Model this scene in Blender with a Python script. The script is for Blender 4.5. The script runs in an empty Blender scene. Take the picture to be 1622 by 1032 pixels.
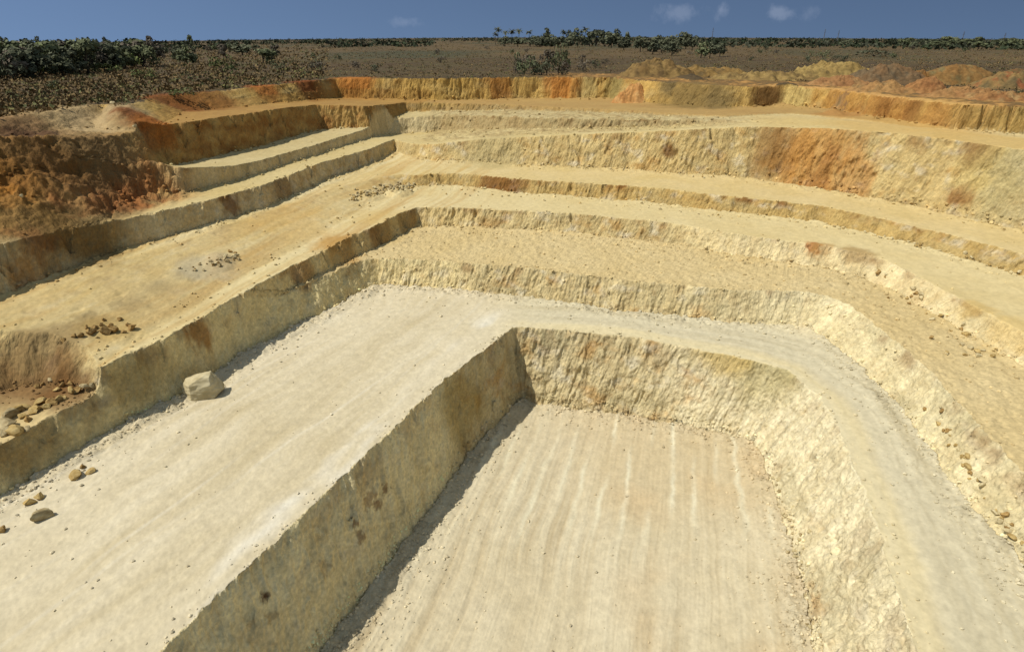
import bpy, bmesh, math, random
import numpy as np
from mathutils import Vector, Matrix
RND = random.Random(7)
NR = np.random.default_rng(11)
C = bpy.context.scene.collection
SC = 0.7                                   # one survey unit is 0.7 m
# ------------------------------------------------------------------ camera model (survey units, camera at the origin)
F, CX, CY = 945.0, 811.0, 516.0
PITCH = math.atan(458 / 945.0)
CP, SP = math.cos(PITCH), math.sin(PITCH)
def ray(px, py):
    x = (px - CX) / F; y = -(py - CY) / F
    return np.array([x, CP + y * SP, -SP + y * CP])
def un(px, py, z):
    r = ray(px, py); return r * (z / r[2])
def project(x, y, z):
    d = y * CP - z * SP; u = y * SP + z * CP
    return CX + F * x / d, CY - F * u / d
# ------------------------------------------------------------------ noise
_g = np.random.default_rng(3)
PERM = np.tile(_g.permutation(256), 3).astype(np.int32)
GR = _g.normal(size=(256, 3)).astype(np.float32); GR /= np.linalg.norm(GR, axis=1)[:, None]
def perlin(x, y, z):
    x = np.asarray(x, np.float32); y = np.asarray(y, np.float32); z = np.asarray(z, np.float32)
    x, y, z = np.broadcast_arrays(x, y, z)
    xi = np.floor(x).astype(np.int32); yi = np.floor(y).astype(np.int32); zi = np.floor(z).astype(np.int32)
    xf = x - xi; yf = y - yi; zf = z - zi
    xi &= 255; yi &= 255; zi &= 255
    u = xf * xf * (3 - 2 * xf); v = yf * yf * (3 - 2 * yf); w = zf * zf * (3 - 2 * zf)
    res = 0
    for a in (0, 1):
        for b in (0, 1):
            h2 = PERM[PERM[xi + a] + yi + b]
            for c in (0, 1):
                g = GR[PERM[h2 + zi + c]]
                n = g[..., 0] * (xf - a) + g[..., 1] * (yf - b) + g[..., 2] * (zf - c)
                res = res + n * (u if a else 1 - u) * (v if b else 1 - v) * (w if c else 1 - w)
    return res * 1.5
def fbm(x, y, z, o=3, g=0.5):
    s = 0; a = 1.0; t = 0
    for k in range(o):
        s = s + a * perlin(x * 2.03 ** k + 17.3 * k, y * 2.03 ** k - 9.1 * k, z * 2.03 ** k + 5.7 * k); t += a; a *= g
    return s / t * 1.3
def sstep(a, b, x):
    t = np.clip((x - a) / (b - a), 0, 1); return t * t * (3 - 2 * t)
# ------------------------------------------------------------------ bench edges, outermost first
# a crest point: (px, py, z top, z bottom, batter); 't' marks a point of the toe line instead
def contour(pts, back, lead, tail, closeR):
    P, ZB, W = [], [], []
    for p in pts:
        px, py, zt, zb, bt = p[:5]
        q = un(px, py, zb if len(p) > 5 else zt)[:2]
        P.append(q); ZB.append(zb); W.append(max(0.25, (zt - zb) / math.tan(math.radians(bt))))
    P = np.array(P); ZB = np.array(ZB, float); W = np.array(W, float)
    Q = P.copy()
    for i, p in enumerate(pts):
        if len(p) > 5:                      # step back from the toe to the crest, to the left of the walk
            a = P[max(i - 1, 0)]; b = P[min(i + 1, len(P) - 1)]
            d = (b - a) / np.linalg.norm(b - a); Q[i] = P[i] + np.array([-d[1], d[0]]) * W[i]
    def az(a): return np.array([math.sin(math.radians(a)), math.cos(math.radians(a))])
    s = Q[0] + az(lead) * back; e = Q[-1] + az(tail) * 70
    poly = np.vstack([[s], Q, [e], [[closeR, -closeR]], [[-closeR - 60, -closeR]]])
    ZB = np.r_[ZB[0], ZB, ZB[-1], ZB[-1], ZB[0]]; W = np.r_[W[0], W, W[-1], W[-1], W[0]]
    return poly, ZB, W
CON = []
CON.append(('upper', contour([
    (0, 188, -12.3, -14.6, 28), (70, 178, -12.3, -15.2, 34), (165, 165, -12.3, -15.8, 38), (190, 172, -12.3, -15.8, 30), (250, 152, -12.3, -15.6, 30),
    (370, 142, -12.3, -16, 30), (400, 138, -12.3, -16.5, 40), (480, 130, -12.3, -17.5, 55), (530, 124, -12.3, -18.4, 70), (700, 124, -12.3, -19.2, 76), (850, 122, -12.3, -19.2, 78),
    (970, 123, -12.3, -18.8, 76), (1030, 129, -12.3, -18.4, 62), (1130, 135, -12.3, -17.9, 58), (1185, 137, -12.3, -17.6, 70), (1240, 137, -12.3, -17.4, 78),
    (1300, 140, -12.3, -17.2, 76), (1400, 152, -12.3, -16.8, 74), (1500, 165, -12.5, -16.9, 74), (1622, 181, -13, -17.6, 74)], 90, 195, 150, 260)))
CON.append(('ledge_a', contour([
    (0, 236, -14.8, -18.6, 42), (110, 226, -15.4, -19.2, 46), (215, 219, -16.6, -21.6, 52), (250, 268, -17.3, -23.1, 64, 't'), (324, 254, -17.7, -23.3, 70, 't'), (398, 237, -17.7, -23.3, 72, 't'), (470, 217, -17.7, -23.3, 72, 't'), (499, 209, -17.8, -23.3, 72, 't'), (510, 206, -17.9, -23.3, 66, 't'), (546, 205, -18.2, -23.3, 66, 't'), (592, 202, -18.9, -23.1, 66, 't'), (640, 163, -19.2, -22.0, 64), (700, 163, -19.2, -21.7, 62),
    (800, 165, -19, -20.7, 58), (950, 173, -18.5, -19.3, 55), (1050, 179, -18.1, -18.8, 55), (1150, 184, -17.7, -18.0, 50), (1250, 180, -17.4, -17.4, 60), (1340, 188, -17.2, -17.2, 60), (1450, 201, -16.9, -16.9, 60), (1622, 214, -17.6, -17.6, 60)], 85, 195, 150, 230)))
CON.append(('ledge_b', contour([
    (0, 294, -18.9, -25.4, 27), (60, 285, -19.2, -25.4, 29), (110, 280, -20, -25.4, 38), (200, 280, -21.8, -25.5, 46), (255, 284, -23, -25.6, 62), (285, 286, -23.3, -25.6, 74), (361, 270, -23.3, -25.6, 76), (460, 241, -23.3, -25.6, 76), (588, 203, -23.3, -25.8, 76), (606, 192, -22.9, -26.5, 60),
    (640, 184, -22.0, -27.2, 60), (700, 182, -21.7, -26.2, 60), (830, 188, -20.5, -23.2, 60), (930, 189, -19.4, -21.7, 60), (1050, 191, -18.8, -20.2, 60), (1150, 191, -18.0, -18.5, 55), (1250, 187, -17.4, -17.4, 60), (1340, 192, -17.2, -17.2, 60), (1450, 204, -16.9, -16.9, 60), (1622, 217, -17.6, -17.6, 60)], 75, 195, 150, 200)))
CON.append(('big_wall', contour([
    (0, 470, -25, -29.6, 72, 't'), (200, 395, -25.2, -29.6, 74, 't'), (344, 354, -25.4, -29.6, 74, 't'), (423, 329, -25.5, -29.6, 74, 't'), (521, 285, -25.6, -29.5, 74, 't'), (583, 263, -25.7, -29.3, 74, 't'), (630, 240, -25.8, -28.9, 72, 't'),
    (648, 240, -27.8, -28.8, 40), (690, 238, -26.6, -28.8, 40), (800, 222, -23.6, -28.9, 55), (850, 217, -22.4, -29, 62), (1000, 207, -20.3, -29, 68), (1100, 208, -19.6, -29, 70), (1200, 200, -18.1, -29, 70), (1300, 202, -17.2, -29, 70),
    (1400, 207, -16.8, -29.2, 68), (1500, 218, -16.9, -29.5, 68), (1622, 241, -17.8, -29.8, 68)], 60, 195, 152, 170)))
CON.append(('middle', contour([
    (0, 490, -29.6, -33, 11), (200, 412, -29.6, -32.6, 11), (400, 345, -29.6, -32, 10), (540, 296, -29.5, -31.4, 12), (600, 279, -29.2, -31.2, 22), (640, 275, -29.1, -31.2, 38), (662, 276, -29, -31.4, 52), (720, 275, -29, -31.6, 58), (850, 285, -29, -31.9, 60), (1000, 292, -28.7, -31.9, 60), (1150, 308, -28.8, -32, 60),
    (1300, 325, -29.1, -32, 58), (1400, 345, -29.3, -32.1, 55), (1500, 370, -29.5, -32.3, 55), (1622, 402, -29.7, -32.5, 55)], 40, 195, 158, 140)))
CON.append(('rough', contour([
    (0, 556, -32.9, -35.8, 30), (90, 548, -32.9, -35.8, 32), (145, 560, -33, -35.8, 40), (163, 588, -33.3, -35.6, 62), (180, 588, -33.4, -35.6, 68), (230, 560, -33.3, -35.5, 74), (300, 520, -33, -35.5, 74), (440, 430, -32, -35.5, 74), (560, 366, -31.2, -35.5, 74), (655, 325, -31.1, -35.4, 74),
    (760, 328, -31.5, -35.3, 64), (900, 338, -32, -35.4, 60), (1050, 354, -32.2, -35.5, 58), (1200, 375, -32, -35.5, 58), (1310, 388, -32, -35.4, 55), (1385, 402, -32, -35.3, 50), (1450, 431, -32, -35.3, 56), (1530, 473, -32, -35.3, 58), (1622, 527, -32.3, -35.4, 58)], 40, 204, 170, 110)))
CON.append(('main', contour([
    (0, 790, -35.8, -40, 70, 't'), (140, 705, -35.7, -40, 70, 't'), (290, 625, -35.6, -40, 72, 't'), (380, 565, -35.5, -40, 70, 't'), (470, 518, -35.5, -40, 64, 't'), (583, 459, -35.5, -40, 62, 't'),
    (594, 409, -35.5, -40, 70), (700, 413, -35.5, -40, 66), (850, 426, -35.5, -40, 64), (1000, 445, -35.5, -40, 62), (1150, 458, -35.5, -40, 62), (1270, 462, -35.5, -40, 58), (1310, 470, -35.5, -40, 54), (1342, 484, -35.5, -40, 52), (1370, 502, -35.4, -40, 56), (1430, 549, -35.4, -40, 60), (1480, 592, -35.3, -40, 62), (1530, 647, -35.3, -40, 62), (1580, 703, -35.3, -40, 62), (1622, 748, -35.3, -40, 62)], 50, 204, 185, 80)))
CON.append(('pit', contour([
    (255, 1032, -40, -51.6, 72), (350, 940, -40, -51.6, 72), (590, 710, -40, -51.6, 72), (700, 605, -40, -51.6, 76), (775, 547, -40, -51.6, 79), (811, 518, -40, -51.6, 81),
    (830, 518, -40, -51.5, 72), (900, 524, -40, -51.3, 70), (1000, 535, -40, -50.9, 68), (1100, 553, -40, -50.5, 68), (1200, 573, -40, -50.2, 68), (1248, 588, -40, -50, 66), (1292, 622, -40, -50, 64), (1328, 680, -40, -50.2, 64), (1362, 760, -40, -50.4, 68), (1390, 840, -40, -50.5, 70), (1416, 920, -40, -50.6, 70), (1450, 1032, -40, -50.8, 71)], 60, 204, 198, 60)))
# ------------------------------------------------------------------ fields on a coarse polar grid
A0, A1 = -58.0, 58.0
NA, NRr = 470, 520
R0, R1 = 16.0, 420.0
ca = np.radians(np.linspace(A0, A1, NA)); cr = np.exp(np.linspace(math.log(R0), math.log(R1), NRr))
gx = (np.sin(ca)[:, None] * cr[None, :]).ravel(); gy = (np.cos(ca)[:, None] * cr[None, :]).ravel()
def fields(poly, ZB, W):
    n = len(poly); sd = np.full(gx.shape, 1e9); ua = np.zeros(gx.shape); run = 0.0; par = np.zeros(gx.shape, bool)
    SX, SY, SZ, SW = [], [], [], []
    for i in range(n):
        a = poly[i]; b = poly[(i + 1) % n]; e = b - a; L = np.hypot(*e)
        t = np.clip(((gx - a[0]) * e[0] + (gy - a[1]) * e[1]) / (L * L), 0, 1)
        q = (gx - a[0] - t * e[0]) ** 2 + (gy - a[1] - t * e[1]) ** 2
        ua = np.where(q < sd, run + t * L, ua); sd = np.minimum(sd, q); run += L
        if a[1] != b[1]:
            c = (a[1] > gy) != (b[1] > gy)
            par ^= c & (gx < (b[0] - a[0]) * (gy - a[1]) / (b[1] - a[1]) + a[0])
        k = max(1, int(L / 3.5)) if L < 60 else int(L / 8)
        for q in range(k):
            s = (q + .5) / k; SX.append(a[0] + s * e[0]); SY.append(a[1] + s * e[1])
            SZ.append(ZB[i] * (1 - s) + ZB[(i + 1) % n] * s); SW.append(W[i] * (1 - s) + W[(i + 1) % n] * s)
    d = np.sqrt(sd); d[~par] *= -1
    nz = np.zeros(gx.shape); nw = np.zeros(gx.shape); ns = np.zeros(gx.shape)
    for x, y, z, w in zip(SX, SY, SZ, SW):
        q = (gx - x) ** 2 + (gy - y) ** 2 + .5
        g = 1 / (q * q); nz += g * z; nw += g * w; ns += g
    sh = (NA, NRr)
    return d.reshape(sh), (nz / ns).reshape(sh), (nw / ns).reshape(sh), ua.reshape(sh)
FLD = [fields(*c[1]) for c in CON]
def profile(t):
    return .93 * np.clip(t, 0, 1) + .07 * (1 - np.exp(-np.maximum(t, 0) * 1.3)) * np.where(t > 0, 1, 0)
zc = np.full((NA, NRr), -12.3)
for d, zb, w, _u in FLD:
    f = profile(d / w); zc = zc * (1 - f) + zb * f
# ------------------------------------------------------------------ the fine grid: rows spread along each profile so steep faces get enough of them
NC, NROW = 1240, 1080
rr = np.exp(np.linspace(math.log(R0), math.log(R1), 2600))
wgt = np.zeros((NA, 2600))
for j in range(NA):
    zz = np.interp(rr, cr, zc[j]); dist = np.hypot(rr, zz)
    wgt[j] = np.abs(np.gradient(zz)) / dist + .42 * np.gradient(rr) / rr
ker = np.hanning(9); ker /= ker.sum()
wgt = np.apply_along_axis(lambda v: np.convolve(np.pad(v, 4, mode='edge'), ker, 'valid'), 0, wgt)
fa = np.linspace(0, NA - 1, NC); AZ = np.radians(np.linspace(A0, A1, NC))
R = np.zeros((NC, NROW))
for k in range(NC):
    j = min(int(fa[k]), NA - 2); f = fa[k] - j
    cw = np.cumsum(wgt[j] * (1 - f) + wgt[j + 1] * f); cw = (cw - cw[0]) / (cw[-1] - cw[0])
    R[k] = np.interp(np.linspace(0, 1, NROW), cw, rr)
def samp(fld):
    rc = (np.log(R) - math.log(R0)) / (math.log(R1) - math.log(R0)) * (NRr - 1)
    i = np.clip(rc.astype(int), 0, NRr - 2); u = rc - i
    j = np.minimum(fa.astype(int), NA - 2)[:, None]; f = (fa[:, None] - j)
    a = fld[j, i] * (1 - u) + fld[j, i + 1] * u; b = fld[j + 1, i] * (1 - u) + fld[j + 1, i + 1] * u
    return a * (1 - f) + b * f
X = np.sin(AZ)[:, None] * R; Y = np.cos(AZ)[:, None] * R
lowA = fbm(X * .09, Y * .09, 0.3, 2); lowB = fbm(X * .33, Y * .33, 4.7, 3)
Z = -12.3 - np.interp(np.degrees(np.arctan2(X, Y)), [-58, -42, -34, -22, -6, 10, 24, 42, 58], [.0100, .0086, .0062, .0034, .0010, 0, .0012, .0030, .0040]) * np.maximum(R - 300, 0); WALL = np.zeros(X.shape); LVL = np.zeros(X.shape, int); TOE = np.zeros(X.shape); CREST = np.zeros(X.shape)
FT = []; SD = []
WOB = {'upper': .8, 'ledge_a': .6, 'ledge_b': .4, 'big_wall': .45, 'middle': .5, 'rough': .4, 'main': .35, 'pit': .22}
BERM = np.zeros(X.shape); U = np.zeros(X.shape); DZ = np.zeros(X.shape); n1 = fbm(X * .8, Y * .8, 2.2, 3); ntc = np.clip(fbm(X * .45, Y * .45, 6.1, 3) - .22, 0, 1)
for (nm, _), (d, zb, w, ua) in zip(CON, FLD):
    d = samp(d); ua = samp(ua); zb = samp(zb); w = samp(w)
    d = d + WOB[nm] * (lowA * .9 + lowB * .55) + .28 * n1 + (1.6 if nm not in ('pit', 'main') else .8) * ntc
    t = d / w; f = profile(t); h = Z - zb
    if nm in ('main', 'pit', 'big_wall'): BERM = np.maximum(BERM * (t < 1), np.exp(-((d - w - 1.8) / 1.0) ** 2) * np.clip(.55 + 1.2 * lowA + .8 * lowB, 0, 1) * np.clip(h - .8, 0, 1))
    SD.append(d); FT.append(t)
    hm = np.clip((h - .3) / 1.2, 0, 1)
    m = ((t > -.02) & (t < 1.03)) * hm
    steep = np.clip(h / w / 1.2, 0, 1)
    WALL = np.maximum(WALL * (1 - f), m * steep)
    TOE = np.maximum(TOE * (t < 0), np.exp(-np.maximum(t - 1, 0) * w / (2.0 if len(FT) >= 5 else 1.2)) * (t > .85) * hm * steep)
    CREST = np.maximum(CREST * (t < 0.6), np.exp(-np.abs(d + .1) / .8) * hm * steep)
    Z = Z * (1 - f) + zb * f; own = d > -.4; U = np.where(own, ua + 37.0 * len(FT), U); DZ = np.where(own, np.clip(1 - t, 0, 1) * h, DZ)
    LVL = np.where(t > .5, LVL + 0, LVL); LVL = np.where((t > .5), [c[0] for c in CON].index(nm) + 1, LVL)
# heaps and slumps that belong to the ground
def bump(px, py, z, rx, ry, rot, h, sharp=1.0):
    c = un(px, py, z); a = math.radians(rot); dx = X - c[0]; dy = Y - c[1]
    u = (dx * math.sin(a) + dy * math.cos(a)) / ry; v = (dx * math.cos(a) - dy * math.sin(a)) / rx
    q = np.sqrt(u * u + v * v) + .22 * lowB + .15 * lowA
    return h * np.clip(1 - q, 0, 1) ** sharp
MOUND = np.zeros(X.shape)
for b in ((30, 345, -24.6, 5, 14, 15, 1.6, .8), (110, 345, -25, 4.5, 12, 12, 1.9, .8), (190, 330, -25.2, 4, 9, 12, 1.5, .9), (60, 290, -20.3, 7, 12, 10, 1.0, .9), (235, 312, -25.5, 3, 6, 10, 1.0, .8),
          (1090, 150, -17, 13, 5, 100, 1.6, .9), (1240, 168, -17.4, 6, 4, 100, 1.2, 1), (1320, 180, -17.2, 7, 2.5, 110, .9, 1), (585, 307, -30.5, 3.5, 3, 60, .9, .8), (630, 296, -30, 4.5, 3, 80, 1.3, .8), (345, 412, -31, 4, 2.5, 60, .7, .8)):
    MOUND = np.maximum(MOUND, bump(*b))
far = np.clip((R - 30) / 60, 0, 1)
Z = Z + MOUND * (1 + .45 * fbm(X * .22, Y * .22, 9.0, 3)) * (1 - WALL * .3)
mm = np.clip(MOUND / 1.2, 0, 1)
PLAIN = (LVL == 0) & (mm < .3)
bench = (1 - WALL)
ledge = np.isin(LVL, (2, 3)) * sstep(-30, -22, X) * sstep(70, 45, X) * sstep(-2.2, -4.0, SD[3])
Z += ledge * (.30 * n1 + .25 * lowB)
Z += BERM * (.16 + .34 * n1 + .2 * lowB)
# gentle relief: benches, rough benches, the plain
Z += bench * .10 * lowA + bench * .05 * lowB
rough = ((LVL == 6) & (X > -22)) * sstep(0, 3, SD[5] - 2)
Z += (rough * bench * .22 + TOE * .32 + PLAIN * .35 + mm * .5 + CREST * bench * .1) * n1
Z += TOE * (.25 + .25 * lowB) * (1 - WALL)
one0 = np.zeros(X.shape); lr = np.isin(LVL, (1, 2, 3)) & True
s16_ = X * math.sin(math.radians(16)) + Y * math.cos(math.radians(16)); c16_ = X * math.cos(math.radians(16)) - Y * math.sin(math.radians(16))
lr = lr * sstep(-81, -86, c16_) * sstep(92, 84, s16_)
Z += lr * (1.0 * fbm(X * .2, Y * .2, 12.0, 5, .62) + .45 * n1 + .15 * fbm(X * 2.4, Y * 2.4, 1.0, 2))
# wheel and blade marks
def along(az_): a = math.radians(az_); return X * math.cos(a) - Y * math.sin(a), X * math.sin(a) + Y * math.cos(a)
c14, s14 = along(15); c24, s24 = along(24.3)
STR_PIT = fbm(c14 * .7 + .5 * lowA, s14 * .03, 1.5, 4, .62)
STR_L1 = fbm(c24 * .33 + .8 * lowA, s24 * .035, 7.5, 4, .6)
STR_RD = fbm(SD[7] * .6, np.arctan2(X, Y - 40) * 1.2, 3.1, 3, .6)
c16, s16 = along(16); STR_L2 = fbm(c16 * .5 + .6 * lowA, s16 * .03, 5.5, 3, .6)
pit = (LVL == 8) * bench; l1 = (LVL == 7) * bench
Z += pit * .14 * STR_PIT + l1 * .05 * STR_L1
# ------------------------------------------------------------------ rough quarry faces: push the surface along its normal
def normals(X, Y, Z):
    P = np.stack([X, Y, Z], -1); du = np.gradient(P, axis=0); dv = np.gradient(P, axis=1)
    n = np.cross(du, dv); n /= np.linalg.norm(n, axis=-1)[..., None] + 1e-9
    n *= np.where(n[..., 2:3].mean() < 0, -1, 1)
    return n
N = normals(X, Y, Z)
ph = U * (1 + .0 * U) - (.08 + .26 * perlin(U * .035, one0, 2.2)) * DZ + .25 * perlin(U * .25, Z * .3, 4.4)
g1 = perlin(ph * 1.05, Z * .26, 3.3); g2 = perlin(ph * 2.2, Z * .6, 8.8); g3 = perlin(ph * .34, Z * .25, 5.1)
brk = .2 + 1.35 * np.clip(.5 + perlin(U * .5 + 3, Z * .8, 1.7), 0, 1)
lump = fbm(X * .42, Y * .42, Z * .42, 4, .6)
fine = fbm(X * 2.6, Y * 2.6, Z * 2.2, 2)
wan = np.clip(.15 + 1.1 * (.5 + 1.1 * perlin(U * .045, Z * .08, 6.6) + .4 * perlin(U * .16, Z * .2, 1.6)), .1, 1.25)
disp = WALL * (wan * ((.22 - np.abs(g1)) * .68 + (.2 - np.abs(g2)) * .42) * brk + g3 * .35 + lump * .42 + fine * .12)
rs = sstep(26, 34, X) * (LVL >= 5)
disp -= WALL * rs * (lump * .24 + g3 * .22 + (.22 - np.abs(g1)) * .3 * brk)
disp += WALL * rs * .1 * fbm(X * 1.6, Y * 1.6, Z * 1.6, 3)
disp *= 1 - .75 * sstep(-44, -49, X) * (Z > -37) * (Z < -32)
# left faces: smoother
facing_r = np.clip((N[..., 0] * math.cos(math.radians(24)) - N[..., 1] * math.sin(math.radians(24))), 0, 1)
disp *= (1 - .55 * facing_r)
X2 = X + N[..., 0] * disp; Y2 = Y + N[..., 1] * disp; Z2 = Z + N[..., 2] * disp * .6
Z2 += (1 - WALL) * (.03 + .05 * rough + .06 * TOE) * fine
N = normals(X2, Y2, Z2)
# ------------------------------------------------------------------ colours of the ground, shaded left faces lifted for bounce light
def lin(c, k=1.0):
    v = np.array(c, float) / 255; v = np.where(v <= .04045, v / 12.92, ((v + .055) / 1.055) ** 2.4); return v * k
KA = 0.80
def col(*c): return lin(c, KA)
COL = np.zeros(X.shape + (3,))
def paint(mask, c):
    global COL
    COL = COL * (1 - mask[..., None]) + np.asarray(c) * mask[..., None]
def blend(a, b, m): return np.asarray(a) * (1 - m[..., None]) + np.asarray(b) * m[..., None]
nA = np.clip(.5 + .9 * fbm(X * .06, Y * .06, 1.0, 3), 0, 1); nB = np.clip(.5 + .9 * fbm(X * .2, Y * .2, 3.0, 3), 0, 1); nC = np.clip(.5 + fbm(X * 1.1, Y * 1.1, Z * 1.1 + 8, 3), 0, 1)
one = np.ones(X.shape)
LV = [((97, 80, 52), (82, 67, 45)), ((184, 152, 90), (168, 132, 76)), ((206, 188, 138), (194, 172, 116)), ((210, 190, 136), (202, 178, 116)), ((216, 193, 138), (206, 180, 116)), ((220, 201, 149), (211, 188, 130)), ((216, 194, 142), (206, 180, 122)), ((220, 206, 172), (210, 194, 156)), ((212, 198, 164), (202, 186, 148))]
for i, (a, b) in enumerate(LV):
    paint((LVL == i) * 1.0, blend(col(*a), col(*b), nA * .6 + nB * .4))
# streaks along the working direction
def streak(mask, n, light, dark, k):
    paint(mask * np.clip(n * 1.6, 0, 1) * k, col(*light)); paint(mask * np.clip(-n * 1.6, 0, 1) * k, col(*dark))
pk = .35 + .65 * np.clip(.5 + 1.5 * lowA, 0, 1); streak(pit * pk, STR_PIT, (224, 212, 178), (184, 164, 124), .85)
tr_ = np.exp(-((((c14 + .6 * lowA + .5 * lowB) / 2.7) % 1 - .5) / .13) ** 2) * np.clip(.55 + 1.8 * fbm(c14 * .3, s14 * .08, 2.2, 2), 0, 1)
paint(pit * tr_ * sstep(46, 56, Y) * sstep(75, 70, Y) * .95, col(226, 216, 182)); paint(pit * sstep(48, 58, Y) * (1 - tr_) * sstep(4, 14, X) * .5, col(200, 178, 134)); paint(pit * np.clip(fbm(X * .12, Y * .12, 4.4, 3) * 2, 0, 1) * sstep(8, 16, X) * .5, col(204, 176, 130))
def lines(c, per, wd, msk): return np.exp(-(((c / per) % 1 - .5) * per / wd) ** 2) * np.clip(msk, 0, 1)
tl = l1 * sstep(12, -4, X)
for ang, ph_, k in ((24, 0, .5), (29, 4, .4), (20, 9, .35)):
    ca_, sa_ = along(ang); paint(tl * lines(ca_ + .8 * lowA, 5.3, .16, -.25 + 2 * fbm(ca_ * .12, sa_ * .03, ph_, 2)) * k, col(186, 170, 130)); paint(tl * lines(ca_ + .8 * lowA + 1.9, 5.3, .2, -.2 + 2 * fbm(ca_ * .12, sa_ * .03, ph_ + 20, 2)) * k, col(236, 228, 206))
left1 = l1 * sstep(6, -6, X + 6 - 0 * Y)
streak(l1 * sstep(12, -4, X) * pk, STR_L1, (232, 220, 190), (192, 174, 132), .65); paint(l1 * sstep(12, -4, X) * np.clip(fbm(c24 * .25, s24 * .09, 6.6, 3) * 2.4 - .3, 0, 1) * sstep(-9, -2, SD[7]) * .7, col(236, 230, 212))
right1 = l1 * sstep(-6, 8, X)
paint(right1 * .75, col(222, 208, 168)); paint(right1 * sstep(-3.4, -1.6, SD[7] + .9 * lowA) * .55, col(222, 203, 150))
rd = right1 + l1 * sstep(12, -4, X) * sstep(86, 92, Y) * 0
paint(np.clip(right1, 0, 1) * sstep(-1.6, -4.4, SD[7] + .8 * lowA) * sstep(-15, -11, SD[7] + .8 * lowA) * .85, blend(col(198, 186, 152), col(211, 200, 167), np.clip(.5 + STR_RD, 0, 1)))
streak(right1, STR_RD, (218, 206, 170), (188, 172, 132), .45)
for q_ in (-5.0, -6.8, -8.4, -10.2): paint(right1 * np.exp(-((SD[7] + .9 * lowA - q_) / .16) ** 2) * np.clip(.4 + 1.5 * lowB, 0, 1) * .55, col(172, 158, 124))
l2 = np.isin(LVL, (4, 5)) * bench
streak(l2 * sstep(0, -15, X), STR_L2, (222, 204, 154), (190, 150, 84), .85)
# the plain
pn = np.clip(.5 + 1.3 * fbm(X * .05, Y * .05, 7.0, 4), 0, 1)
paint(PLAIN * pn * .6, col(76, 62, 48)); paint(PLAIN * np.clip(lowA * 1.5, 0, 1) * .5, col(104, 92, 56)); paint(PLAIN * np.clip(fbm(X * .012, Y * .012, 3.0, 3) * 2.4, 0, 1) * .5, col(92, 84, 52))
rimz = PLAIN * sstep(4, 20, X) * sstep(-30, -17, SD[0] + 5 * lowA)
paint(rimz * .9, blend(col(150, 112, 58), col(120, 92, 54), nB)); paint(rimz * np.clip(lowB * 2.4, 0, 1), col(190, 142, 76)); paint(rimz * np.clip(-lowB * 2.2, 0, 1) * .7, col(104, 88, 58))
paint(PLAIN * sstep(4, 12, X) * sstep(-4.5, -3.2, SD[0]) * sstep(60, 80, X), col(196, 150, 84))
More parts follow.
